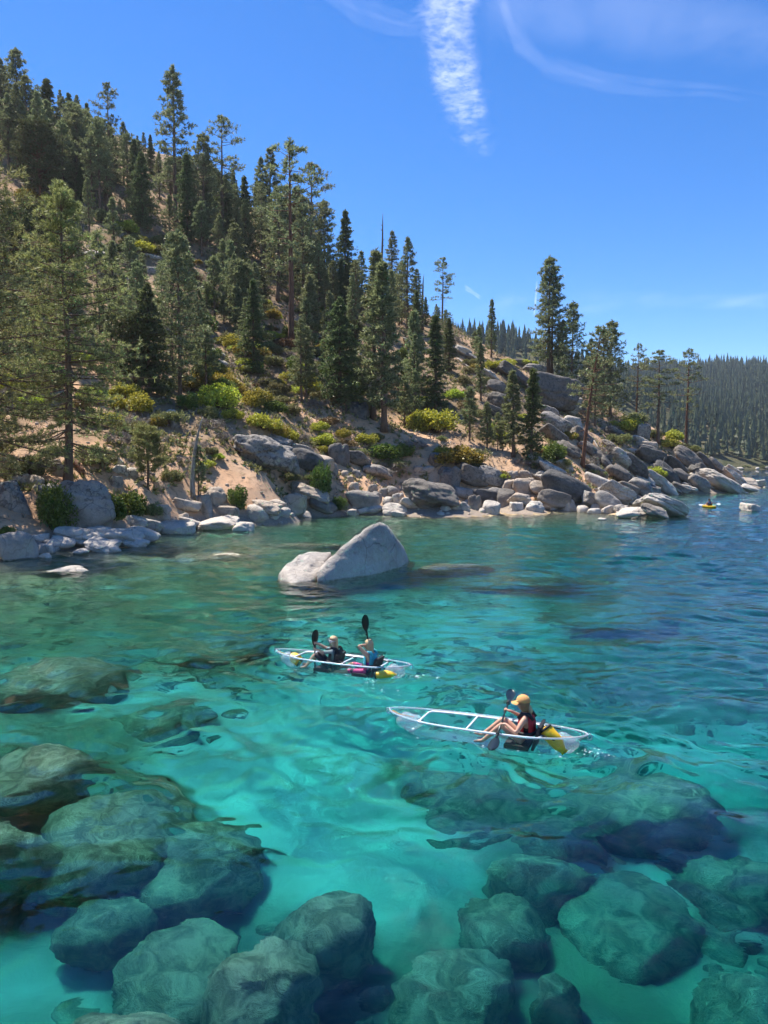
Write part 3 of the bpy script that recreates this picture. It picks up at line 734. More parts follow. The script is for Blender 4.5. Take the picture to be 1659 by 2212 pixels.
G_, T_, D_, W_ = M_ROCK, M_ROCKTAN, M_ROCKDARK, M_ROCKPALE
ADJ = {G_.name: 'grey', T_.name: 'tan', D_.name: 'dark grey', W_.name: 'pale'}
ROCKS = [  # u centre, v foot, width, height (pixels), stone, tilt, own label
    (30, 1209, 78, 60, G_, 0, 'round grey boulder at the water edge in the lower left corner of shore', 'the round corner boulder'),
    (14, 1098, 66, 58, G_, 0, 'rounded boulder with a dark overhang beside the leafy bush on the left', 'the overhung left boulder'),
    (150, 1132, 160, 96, G_, 0, 'huge smooth grey boulder behind the dark green bush on the left shore', 'the huge left shore boulder'),
    (105, 1085, 66, 36, G_, 0, None), (70, 1048, 40, 22, T_, 0, None), (48, 1042, 30, 18, T_, 0, None), (30, 1046, 40, 20, T_, 0, None),
    (172, 1180, 92, 44, W_, .25, 'long cracked pale slab at the foot of the huge left boulder', 'the cracked pale slab'),
    (262, 1182, 72, 46, W_, .15, None), (222, 1168, 60, 34, W_, .2, None), (305, 1172, 60, 36, W_, .2, None), (215, 1192, 70, 26, W_, .1, None), (128, 1190, 48, 30, W_, .1, None), (98, 1196, 36, 22, W_, 0, None),
    (230, 1186, 20, 16, D_, 0, None), (292, 1183, 46, 20, W_, .2, None), (247, 1193, 26, 10, W_, 0, None), (95, 1206, 28, 10, W_, 0, None), (170, 1196, 40, 10, W_, 0, None), (84, 1168, 30, 14, W_, 0, None),
    (291, 1140, 36, 28, W_, .3, None), (325, 1151, 34, 32, W_, .2, None), (378, 1154, 82, 28, W_, 0, None), (411, 1143, 46, 24, W_, .25, None),
    (470, 1145, 78, 31, W_, -.1, 'long smooth pale boulder beside the small round white one', 'the long pale boulder'), (524, 1148, 44, 20, W_, 0, 'small round white boulder standing alone in the shallows', 'the small white boulder'),
    (551, 1122, 52, 30, W_, 0, None), (574, 1110, 58, 32, T_, .2, None), (612, 1116, 32, 20, W_, 0, None), (632, 1104, 56, 38, T_, 0, None), (651, 1119, 42, 16, G_, 0, None), (590, 1120, 30, 12, W_, 0, None), (600, 1096, 30, 18, T_, .2, None),
    (440, 1110, 40, 40, G_, 0, None), (460, 1085, 50, 34, T_, 0, None), (400, 1108, 50, 34, T_, .2, None), (427, 1092, 18, 22, G_, 0, None), (345, 1120, 40, 30, T_, 0, None), (490, 1118, 40, 30, T_, .2, None),
    (122, 1026, 36, 26, T_, 0, None), (118, 1012, 30, 20, T_, 0, None), (255, 1022, 30, 18, W_, 0, None), (250, 1004, 26, 18, W_, 0, None), (266, 1024, 20, 14, W_, 0, None), (282, 1030, 26, 20, W_, 0, None), (248, 1050, 30, 22, G_, 0, None), (375, 925, 24, 24, G_, 0, None), (368, 900, 20, 16, W_, 0, None),
    (566, 1016, 108, 84, G_, .18, 'massive lichen-streaked grey outcrop jutting from the middle slope', 'the lichen-streaked outcrop'),
    (610, 1018, 60, 50, G_, .3, None), (540, 975, 44, 30, W_, .2, None), (596, 968, 50, 26, G_, .3, None),
    (659, 1016, 52, 54, D_, .2, None), (640, 985, 50, 30, G_, .2, None), (690, 1020, 44, 44, T_, .2, None), (732, 1003, 48, 46, D_, 0, None), (772, 1009, 42, 40, D_, .1, None), (815, 1037, 56, 38, G_, .2, None), (712, 1027, 34, 28, G_, 0, None), (770, 1030, 22, 16, G_, 0, None), (745, 1030, 16, 14, T_, 0, None), (756, 1040, 18, 12, T_, 0, None),
    (661, 1098, 84, 60, T_, .25, 'broad tan boulder leaning above the waterline beside the leafy sapling', 'the broad tan boulder'), (695, 1112, 50, 40, D_, .4, None),
    (785, 1107, 48, 54, G_, .1, 'pointed pyramid-shaped grey boulder at the water edge behind the island rock', 'the pyramid boulder'), (765, 1068, 28, 26, T_, 0, None),
    (806, 1111, 36, 22, W_, -.2, None), (786, 1112, 26, 18, W_, -.3, None), (857, 1111, 64, 23, W_, 0, None), (861, 1116, 32, 12, W_, 0, None), (838, 1093, 24, 20, W_, 0, None), (861, 1087, 28, 22, W_, 0, None), (888, 1101, 40, 26, W_, .2, None), (812, 1082, 30, 20, G_, 0, None), (830, 1070, 24, 16, G_, 0, None), (760, 1112, 28, 8, W_, 0, None), (848, 1070, 26, 20, G_, 0, None), (805, 1062, 22, 16, T_, 0, None),
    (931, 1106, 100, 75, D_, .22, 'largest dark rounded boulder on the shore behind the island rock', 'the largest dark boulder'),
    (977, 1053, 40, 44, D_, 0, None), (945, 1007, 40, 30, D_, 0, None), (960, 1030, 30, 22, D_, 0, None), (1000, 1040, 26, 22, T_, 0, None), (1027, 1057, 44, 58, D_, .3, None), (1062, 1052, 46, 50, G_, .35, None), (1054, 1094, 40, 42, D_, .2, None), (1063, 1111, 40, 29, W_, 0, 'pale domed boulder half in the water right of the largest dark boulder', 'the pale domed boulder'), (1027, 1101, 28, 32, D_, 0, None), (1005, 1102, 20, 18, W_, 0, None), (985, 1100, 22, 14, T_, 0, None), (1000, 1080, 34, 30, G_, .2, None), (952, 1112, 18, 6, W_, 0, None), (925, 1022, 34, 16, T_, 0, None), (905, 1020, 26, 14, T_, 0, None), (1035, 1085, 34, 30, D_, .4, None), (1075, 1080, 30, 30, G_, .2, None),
    (1131, 1069, 44, 36, T_, 0, None), (1128, 1094, 44, 32, T_, .2, None), (1158, 1105, 40, 23, W_, 0, None), (1118, 1103, 30, 18, W_, 0, None), (1170, 1072, 34, 38, T_, .2, None), (1100, 1060, 36, 24, T_, 0, None), (1095, 1092, 40, 36, D_, 0, None), (1108, 1035, 30, 18, T_, 0, None), (1140, 1034, 34, 18, T_, 0, None), (1172, 1035, 30, 18, G_, 0, None), (1190, 1103, 30, 14, W_, .2, None), (1150, 1048, 28, 16, T_, 0, None),
    (1223, 1092, 70, 84, D_, .35, 'tall smooth domed boulder left of the leaning bare pine', 'the tall domed boulder'), (1200, 1104, 48, 52, D_, .3, None), (1231, 1105, 32, 27, T_, 0, None), (1168, 1012, 50, 30, G_, .5, None), (1196, 1026, 56, 26, W_, .4, None), (1222, 1015, 40, 22, W_, .4, None), (1178, 1042, 40, 20, W_, .3, None),
    (1286, 1102, 34, 42, G_, .3, None), (1320, 1106, 56, 46, G_, .5, None), (1336, 1087, 66, 42, W_, .5, None), (1300, 1062, 60, 40, W_, .5, None), (1370, 1094, 30, 21, G_, .2, None), (1318, 1109, 36, 18, W_, 0, None), (1366, 1119, 60, 23, W_, -.1, None), (1285, 1110, 28, 12, W_, 0, None), (1345, 1108, 30, 18, G_, 0, None), (1262, 1108, 26, 16, W_, 0, None),
    (1440, 1117, 92, 44, W_, .42, 'long pale sloping boulder at the tip of the near point', 'the pale sloping point boulder'), (1418, 1121, 52, 32, D_, .35, None), (1303, 1124, 22, 5, W_, 0, None),
    (1358, 1070, 42, 32, D_, .3, None), (1386, 1071, 54, 42, G_, .3, None), (1440, 1068, 56, 42, W_, .75, None), (1412, 1070, 30, 24, D_, .3, None), (1447, 1040, 60, 42, D_, .75, None), (1416, 1052, 40, 34, W_, .6, None), (1474, 1066, 34, 24, D_, .5, None), (1490, 1064, 44, 16, W_, .2, None), (1514, 1063, 40, 36, G_, .5, None), (1478, 1045, 46, 34, D_, .6, None),
    (1562, 1064, 96, 44, W_, .5, 'broad pale slab sloping into the lake on the far rocky point', 'the broad far slab'), (1594, 1048, 64, 32, W_, .6, None), (1622, 1065, 30, 19, W_, .3, None), (1638, 1050, 44, 12, W_, 0, None), (1618, 1048, 40, 16, T_, .2, None), (1560, 1030, 60, 34, G_, .7, None), (1588, 1028, 30, 22, W_, .5, None), (1604, 1064, 12, 8, W_, 0, None), (1545, 1048, 40, 34, W_, .6, None), (1522, 1042, 44, 36, D_, .6, None),
    (1496, 1015, 68, 50, D_, .6, None), (1406, 1007, 52, 46, D_, .3, None), (1400, 975, 40, 26, T_, .2, None), (1347, 1010, 46, 38, W_, .5, None), (1377, 1034, 58, 56, D_, .75, None), (1347, 1052, 62, 50, D_, .6, None), (1316, 1020, 50, 30, D_, .9, None), (1440, 1010, 44, 30, D_, .6, None), (1462, 1022, 48, 34, D_, .6, None), (1430, 1030, 40, 30, G_, .5, None), (1325, 980, 46, 26, D_, .7, None), (1300, 1000, 40, 30, D_, .4, None), (1530, 1015, 50, 30, D_, .6, None), (1290, 1040, 50, 40, D_, .5, None), (1398, 1052, 40, 30, W_, .6, None), (1345, 1085, 30, 18, T_, .2, None), (1395, 1090, 24, 10, W_, 0, None),
    (1388, 946, 38, 32, G_, 0, None), (1382, 925, 26, 20, D_, 0, None), (1386, 962, 40, 20, W_, .3, None), (1402, 985, 40, 22, G_, .3, None), (1372, 985, 30, 18, W_, .2, None),
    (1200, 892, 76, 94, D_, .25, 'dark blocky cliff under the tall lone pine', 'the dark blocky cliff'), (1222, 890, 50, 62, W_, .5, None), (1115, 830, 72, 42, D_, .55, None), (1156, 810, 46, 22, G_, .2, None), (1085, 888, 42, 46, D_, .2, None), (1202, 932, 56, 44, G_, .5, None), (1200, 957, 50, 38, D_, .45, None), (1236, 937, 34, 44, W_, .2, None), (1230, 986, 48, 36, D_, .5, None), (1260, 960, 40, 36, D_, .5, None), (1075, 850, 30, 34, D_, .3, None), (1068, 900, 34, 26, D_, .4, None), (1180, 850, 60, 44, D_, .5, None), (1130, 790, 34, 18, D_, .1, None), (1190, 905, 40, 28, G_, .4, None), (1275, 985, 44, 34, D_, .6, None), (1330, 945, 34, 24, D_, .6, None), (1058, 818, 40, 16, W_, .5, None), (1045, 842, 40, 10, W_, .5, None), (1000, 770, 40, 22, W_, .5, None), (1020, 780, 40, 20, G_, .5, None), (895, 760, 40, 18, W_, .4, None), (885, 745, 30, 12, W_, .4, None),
    (207, 575, 60, 40, W_, .2, None), (276, 582, 34, 26, D_, 0, None), (325, 590, 26, 16, G_, 0, None), (282, 640, 34, 20, G_, 0, None), (256, 770, 44, 22, W_, .2, None), (105, 465, 40, 20, G_, 0, None), (330, 560, 30, 14, W_, .3, None), (470, 770, 26, 18, W_, .3, None), (265, 640, 30, 20, W_, 0, None), (480, 790, 24, 14, W_, .3, None), (768, 900, 60, 34, D_, 0, None),
]
for i in range(14):
    ROCKS.append((448 + RR.uniform(0, 45), 566 + RR.uniform(0, 34), RR.uniform(8, 18), RR.uniform(6, 12), W_, 0, None))
for r in ROCKS:
    u, v, w, h, mt, tilt, lab = r[:7]
    p = ground(u, v)
    if p is None: continue
    s = p[1] / FPX * 1.02
    wet = p[2] < 0.05
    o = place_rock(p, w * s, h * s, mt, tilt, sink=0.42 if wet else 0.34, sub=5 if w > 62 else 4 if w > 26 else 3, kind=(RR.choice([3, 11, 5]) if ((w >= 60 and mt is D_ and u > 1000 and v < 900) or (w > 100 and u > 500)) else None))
    o['group'] = 'boulders along the shore and on the rocky slope'
    if lab:
        o['label'] = lab; MARKS.append((r[7], u, v - h / 2))
    else:
        TOLABEL.append((o, ADJ[mt.name] + (' slab' if tilt > 0.45 else ' boulder' if w > 26 else ' rock'), u, v - h / 2))
        if w <= 26 and tilt <= .45: o['category'] = 'rock'
# smaller rocks between them, along the shore and on the point
for k in range(130):
    t = RR.random()
    if k < 60:
        a, b = RR.choice(list(zip(SHORE[:-1], SHORE[1:]))[:15])
        q = RR.random(); u = a[0] + (b[0] - a[0]) * q + RR.uniform(-6, 6); v = a[1] + (b[1] - a[1]) * q - RR.uniform(-3, 26)
    else:
        u = RR.uniform(1290, 1620); f = (u - 1290) / 330
        v = RR.uniform(985 + 45 * f, 1068 - 6 * f)
    p = ground(u, v)
    if p is None: continue
    w = RR.uniform(9, 26) * p[1] / FPX; h = w * RR.uniform(0.4, 0.7)
    mt = RR.choice([W_, T_, G_, W_, T_] if k < 60 else [D_, G_, W_, D_, W_])
    o = place_rock(p, w, h, mt, 0 if k < 60 else RR.choice([0, .5, .6]), sub=3, name='shore_rock')
    o['category'] = 'rock'; o['group'] = 'small rocks along the shore'
    TOLABEL.append((o, 'small ' + ADJ[mt.name] + ' rock', u, v))

# ---- the island rock in the bay: hulls of measured corners, rounded
def hull_rock(name, pts, p=14, sub=5, amp=0.02, mat=None, seed=1, pit=0.0):
    pts = np.asarray(pts, float); c = pts.mean(0)
    bm = bmesh.new()
    for q in pts - c: bm.verts.new(q)
    r = bmesh.ops.convex_hull(bm, input=bm.verts)
    nr, ds = [], []
    bm.normal_update()
    for f in bm.faces:
        n = np.array(f.normal[:]); d = float(n @ np.array(f.verts[0].co[:]))
        if d < 0: n, d = -n, -d
        if d > 0.02: nr.append(n); ds.append(d)
    bm.free()
    D, F = ICO[sub]
    # walk the ball towards the hull: start from an ellipsoid-like spread so that long faces get enough points
    R = planes_radius(D, np.array(nr), np.array(ds), p)
    V = D * R[:, None]
    nz = amp * fbm(V[:, 0] * 1.1 + seed, V[:, 1] * 1.1, V[:, 2] * 1.1, oct=3, seed=seed) * 2 + amp * 0.5 * fbm(V[:, 0] * 4, V[:, 1] * 4, V[:, 2] * 4, oct=3, seed=seed + 3)
    if pit:
        q = fbm(V[:, 0] * 2.3 + 7, V[:, 1] * 2.3, V[:, 2] * 2.3, oct=2, seed=seed + 9)
        nz = nz - pit * sstep(0.5, 0.75, q)
    V = V + D * nz[:, None]
    return obj(name, mesh_np(name, V, F, [mat]), loc=c)
M_ISLAND = rock_mat('island_granite', (0.46, 0.43, 0.395), (0.27, 0.25, 0.228), 0.0)
A, B = plane(676, 1259), plane(886, 1212)
pts = [A, A + [0.25, -0.35, -1.4], plane(700, 1256) + [0, 0, -0.05], B, B + [0.1, 0.1, -1.6], P(884, 1203, B[1] + 0.1), P(838, 1129, 34.9), P(818, 1126, 34.3), P(800, 1134, 33.9), P(702, 1210, 31.7), P(684, 1232, 31.2),
       plane(780, 1242) + [0.15, -0.15, -0.2], plane(850, 1226) + [0.25, -0.2, -0.3], P(838, 1140, 37.0), P(780, 1170, 36.0), P(720, 1215, 34.0), np.array([1.6, 38.5, -0.8]), np.array([-1.4, 35.5, -1.2]), np.array([-0.6, 31.6, -2.0]), np.array([1.4, 35.6, -2.0])]
o = hull_rock('island_boulder', pts, 60, 5, 0.045, M_ISLAND, 4, 0.10)
o['label'] = 'big wedge-shaped pale granite boulder rising alone from the bay'; o['category'] = 'boulder'
MARKS.append(('the wedge-shaped island boulder', 790, 1195))
A = plane(597, 1252)
pts = [A, A + [0.1, 0, -1.5], P(606, 1228, 31.7), P(622, 1211, 32.0), P(640, 1209, 32.2), P(664, 1193, 33.0), P(690, 1188, 33.4), P(720, 1186, 33.8), plane(676, 1256), plane(630, 1263), P(700, 1230, 32.6), np.array([-4.4, 34.5, -1]), np.array([-2.2, 35.5, -1]), np.array([-2.4, 32.6, -1.6]), plane(630, 1263) + [0, 0, -1.5]]
o = hull_rock('island_boulder', pts, 26, 5, 0.05, M_ISLAND, 8, 0.06)
o['label'] = 'low grey rock shoulder at the left foot of the wedge-shaped island boulder'; o['category'] = 'boulder'
# lone rock at the right and the awash slab on the left
for u, v, w, h, lab in [(1633, 1104, 46, 15, 'lone pale rock standing in open water right of the yellow kayak')]:
    p = plane(u, v); s = p[1] / FPX
    o = place_rock(p, w * s, h * s, W_, 0, sink=0.5, kind=3); o['label'] = lab
    MARKS.append(('the lone rock in open water', u, v))
p = plane(124, 1236); o = place_rock(p, 128 * p[1] / FPX, 0.16, W_, 0, dep=0.45, sink=0.8, kind=2, rz=0.1)
o['label'] = 'long flat slab lying just awash off the left shore'

# ---- boulders under water
SUNK = [  # u, v of the top's middle, width in pixels, height of the top under the surface, stretch, turn, label
    (565, 2070, 270, -1.35, .95, .3, 'rounded submerged boulder with light ripples on it, front centre left'),
    (690, 1965, 245, -1.7, 1.0, .9, 'large submerged boulder close behind the front rounded one'),
    (385, 2090, 330, -2.2, 1.0, .6, 'broad pale green submerged slab left of the front rounded boulder'),
    (260, 2215, 330, -1.2, .7, .1, 'submerged boulder cut off by the bottom edge on the left'),
    (65, 1640, 250, -0.95, 1.1, .2, 'big mossy submerged boulder cut off by the left edge'),
    (20, 1800, 200, -1.3, 1.0, .5, 'smaller mossy boulder just below the big mossy one at left edge'),
    (230, 1790, 360, -1.7, 1.0, .5, 'wide dark submerged boulder under ripples on the left'),
    (420, 1850, 330, -2.2, .9, .4, 'dark submerged boulder between the rippled one and the sandy gap'),
    (230, 1960, 230, -2.3, .9, .3, 'deep bluish boulder behind the broad pale green slab'),
    (110, 1460, 270, -1.3, 1.0, .1, 'long brown submerged boulder near the left edge below the shallows'),
    (340, 1555, 200, -2.3, 1.0, .6, 'dark submerged boulder right of the big mossy one'),
    (1410, 1690, 340, -2.2, 1.0, .2, 'biggest round submerged boulder right of the solo kayak'),
    (1170, 1865, 210, -2.7, .95, .5, 'round submerged boulder below the solo kayak'),
    (1095, 1975, 240, -2.6, .9, .2, 'submerged boulder with a dark shaded face, lower centre right'),
    (985, 2125, 310, -2.5, .9, .1, 'wide submerged boulder near the bottom edge right of centre'),
    (1200, 2120, 130, -2.7, .9, .8, 'small submerged boulder beside the wide one near the bottom edge'),
    (1370, 1985, 330, -3.3, .9, .5, 'pale green deep boulder on the right'),
    (1610, 1890, 260, -3.0, .9, .2, 'deep boulder near the right edge below the biggest round one'),
    (1610, 2160, 260, -3.2, .9, .4, 'deep dark boulder in the lower right corner'),
    (1070, 1710, 340, -2.7, .9, .3, 'dark deep boulder straight under the solo kayak paddle'),
    (1210, 1775, 240, -2.9, .9, .6, 'deep boulder between the solo kayak and the round submerged one'),
    
    (450, 1395, 260, -1.8, .9, 0, 'olive submerged boulder above the dark one left of the tandem kayak'), 
    (985, 1222, 150, -0.15, .7, .2, 'flat tan rock just under water right of the island boulder'), (1110, 1250, 260, -2.0, .9, 0, 'wide dark submerged boulder far right of the island boulder'),
    (640, 1178, 170, -0.25, .6, 0, 'tan flat rock under water behind the island boulder'), (420, 1200, 260, -0.3, .6, 0, 'brown rock under water off the long pale boulder'),
    (1150, 1440, 330, -3.2, .9, 0, 'deep dark boulder right of the tandem kayak'), (1330, 1330, 300, -3.0, .9, 0, 'deep boulder in the blue water on the right'),
]
M_SUNK = M_ROCK
for i, (u, v, w, zt, st, tz, lab) in enumerate(SUNK):
    p = under(u, v, zt)
    wm = w / FPX * (plane(u, v)[1] + 0.8) * 0.5 / 0.97
    bz = h1(p[0], p[1])
    hh = max((zt - bz) / 2 + 0.35, wm * 0.42)
    o = obj('submerged_boulder', rock_mesh([20, 26, 30, 22, 18, 28, 34][i % 7], M_SUNK, 4))
    o.matrix_world = Matrix.Translation(Vector((p[0], p[1] + wm * st * 0.25, zt - hh * 0.93))) @ Matrix.Rotation(tz, 4, 'Z') @ Matrix.Rotation(RR.uniform(-.22, .22), 4, 'Y') @ Matrix.Rotation(RR.uniform(-.15, .3), 4, 'X') @ Matrix.Diagonal((wm * 1.1, wm * st * 1.05, hh, 1))
    o['label'] = lab; o['category'] = 'boulder'; o['group'] = 'boulders under the water'

# cobbles on the lake floor near by
rg = np.random.default_rng(31)
cx_, cy_ = rg.uniform(-16, 16, 5200), rg.uniform(6, 34, 5200)
ok = (np.abs(cx_ / cy_) < 0.62) & (fbm(cx_ / 3, cy_ / 3, oct=3, seed=66) > 0.02)
cx_, cy_ = cx_[ok][:1500], cy_[ok][:1500]; cz_ = height(cx_, cy_)
V_, F_ = rock_proto(9, 2, 12, 6)
sz = 0.05 + 0.22 * rg.random(len(cx_)) ** 2.5
V = (V_[None] * (sz[:, None, None] * np.stack([rg.uniform(.8, 1.3, len(sz)), rg.uniform(.8, 1.2, len(sz)), rg.uniform(.5, .8, len(sz))], 1)[:, None, :]) + np.column_stack([cx_, cy_, cz_])[:, None, :]).reshape(-1, 3)
obj('lake_cobbles', mesh_np('lake_cobbles', V, (F_[None] + np.arange(len(sz))[:, None, None] * len(V_)).reshape(-1, 3), [M_ROCK]), kind='stuff', label='loose cobbles lying on the lake floor', category='stones')

# ------------------------------------------------------------------ trees
def blades(C, D, n, L, Wd, spread, rg, lvar=0.35, droop=0.0):
    """n thin needle blades fanned round direction D at every point C -> vertices and triangles"""
    C = np.repeat(np.asarray(C, float), n, 0); D = np.repeat(np.asarray(D, float), n, 0)
    k = len(C)
    d = D + spread * rg.normal(size=(k, 3)); d[:, 2] -= droop
    d /= np.linalg.norm(d, axis=1)[:, None] + 1e-9
    s = np.cross(d, rg.normal(size=(k, 3))); s /= np.linalg.norm(s, axis=1)[:, None] + 1e-9
    l = L * (1 + lvar * rg.uniform(-1, 1, k))[:, None]
    w = Wd * (1 + 0.3 * rg.uniform(-1, 1, k))[:, None]
    a = C + s * w * 0.35 - d * l * 0.05
    b = C - s * w * 0.35 - d * l * 0.05
    m1 = C + d * l * 0.55 + s * w * 0.5
    t = C + d * l
    m2 = C + d * l * 0.55 - s * w * 0.5
    V = np.stack([a, m1, t, m2, b], 1).reshape(-1, 3)
    i = np.arange(k)[:, None] * 5
    T = np.concatenate([i + [0, 1, 4], i + [1, 3, 4], i + [1, 2, 3]], 0)
    return V, T

def conifer(seed, H=18.0, cb=0.25, spread=0.17, gap=0.5, nbr=5, shape='cone', tuft=(0.40, 0.075, 9), up=0.25, droop=0.15, irregular=0.35, tufts=6, bare=0.0,
            rbase=None, lean=0.0, fork=None, needle_spread=0.85, inner=0.45, tipw=0.5):
    rg = np.random.default_rng(seed)
    wood = MB()
    rb = rbase or 0.0135 * H + 0.03
    zz = np.linspace(0, H, 16)
    wob = np.stack([0.008 * H * fbm(zz / H * 2.2 + seed, zz * 0, oct=2, seed=seed), 0.008 * H * fbm(zz / H * 2.2 + seed + 40, zz * 0, oct=2, seed=seed + 1)], 1)
    wob -= wob[0]
    wob[:, 0] += lean * H * (zz / H) ** 1.3
    axis = np.column_stack([wob, zz])
    rad = rb * (1 - zz / H) ** 0.8 + 0.012; rad[0] *= 1.35
    wood.tube(axis, rad, 8)
    def at(z): return np.array([np.interp(z, zz, axis[:, 0]), np.interp(z, zz, axis[:, 1]), z])
    C, D = [], []
    for k in range(int(26 * cb / 0.3)):                            # dead lower limbs
        zb = H * cb * rg.uniform(0.3, 1.05); az = rg.uniform(0, 6.28); L = spread * H * rg.uniform(0.15, 0.6)
        hd = np.array([math.cos(az), math.sin(az), rg.uniform(-0.35, 0.15)]); o = at(zb)
        wood.tube([o, o + hd * L * 0.6, o + hd * L + [0, 0, -0.08 * L]], [0.03, 0.018, 0.006], 3, cap=False)
    z = cb * H
    side = rg.uniform(0, 6.28)
    while z < H * 0.985:
        t = (z - cb * H) / (H * (1 - cb))
        if shape == 'cone': prof = (1 - t) ** 0.85 * (0.55 + 0.45 * min(1, t * 5))
        elif shape == 'column': prof = (1 - t) ** 0.72 * (0.75 + 0.25 * min(1, t * 4)) * 0.92
        elif shape == 'pine': prof = (1 - t) ** 0.65 * (0.6 + 0.4 * min(1, t * 3))
        elif shape == 'flat': prof = (1 - t ** 2.2) * (0.55 + 0.45 * min(1, t * 2.5)) + 0.05
        else: prof = math.sqrt(max(0, 1 - (2 * t - 0.85) ** 2 / 1.35)) if t < 0.999 else 0.1
        n = max(2, int(nbr * (0.65 + 0.7 * rg.random())))
        a0 = rg.uniform(0, 6.28)
        for j in range(n):
            if rg.random() < irregular * 0.35: continue
            L = spread * H * prof * (1 + irregular * rg.uniform(-1.2, 0.7)) * (1 + 0.25 * irregular * math.cos(a0 + j * 6.28 / n - side)) + 0.12
            if L < 0.1: continue
            az = a0 + j * 2 * math.pi / n + rg.normal() * 0.25
            el = up * (0.2 + 1.3 * t) - droop * (1 - t) + rg.normal() * 0.12
            h = np.array([math.cos(az), math.sin(az), 0])
            o = at(z + rg.uniform(-0.1, 0.1) * gap)
            q = np.linspace(0, 1, 5)
            curve = -droop * L * 0.55 * (q ** 2) * (1 - t) + up * L * 0.5 * q ** 3
            sidew = np.array([h[1], -h[0], 0]) * (rg.normal() * 0.12 * L)
            pts = o + np.outer(q * L, h * math.cos(el)) + np.outer(q * L * math.sin(el) + curve, [0, 0, 1]) + np.outer(q ** 2, sidew)
            r0 = min(0.012 * L + 0.008 * H / 18 + 0.004, rb * 0.5)
            wood.tube(pts, r0 * (1 - 0.8 * q) + 0.004, 4, cap=False)
            if rg.random() < bare: continue
            nt = max(2, int(1.7 * tufts * (0.4 + L / (spread * H + 0.1)) * (0.8 + 0.4 * rg.random())))
            for k in range(nt):
                s = inner + (1 - inner) * (rg.random() ** tipw)
                f = s * 4; i = min(3, int(f)); f -= i
                c = pts[i] * (1 - f) + pts[i + 1] * f
                dr = pts[4] - pts[3]; dr = dr / (math.sqrt(dr @ dr) + 1e-9)
                off = rg.normal(size=3) * min(L * 0.15, 0.55) * (0.5 + s * 0.6); off[2] = abs(off[2]) * 0.55 - 0.03 * L
                if k == 0: c, off = pts[4], off * 0
                c2 = c + off
                C.append(c2); D.append(dr + off / (L * 0.3 + 0.1) + np.array([0, 0, 0.25]))
                if off @ off > 0.16: wood.tube([c, c2], [0.012, 0.006], 3, cap=False)
        z += gap * (0.7 + 0.6 * rg.random()) * (1 - 0.45 * t)
    C.append(at(H)); D.append(np.array([0, 0, 1.0]))
    for k in range(6):
        C.append(at(H * (0.955 + 0.007 * k))); D.append(rg.normal(size=3) * 0.4 + [0, 0, 1])
    D = np.array(D); D /= np.linalg.norm(D, axis=1)[:, None] + 1e-9
    V, T = blades(C, D, tuft[2], tuft[0], tuft[1], needle_spread, rg)
    return wood, V, T

def tree_meshes(name, mat, bark, **kw):
    w, V, T = conifer(**kw)
    return w.build('trunk', [bark]), mesh_np('crown', V, T, [mat], smooth=False), kw.get('H', 18.0)

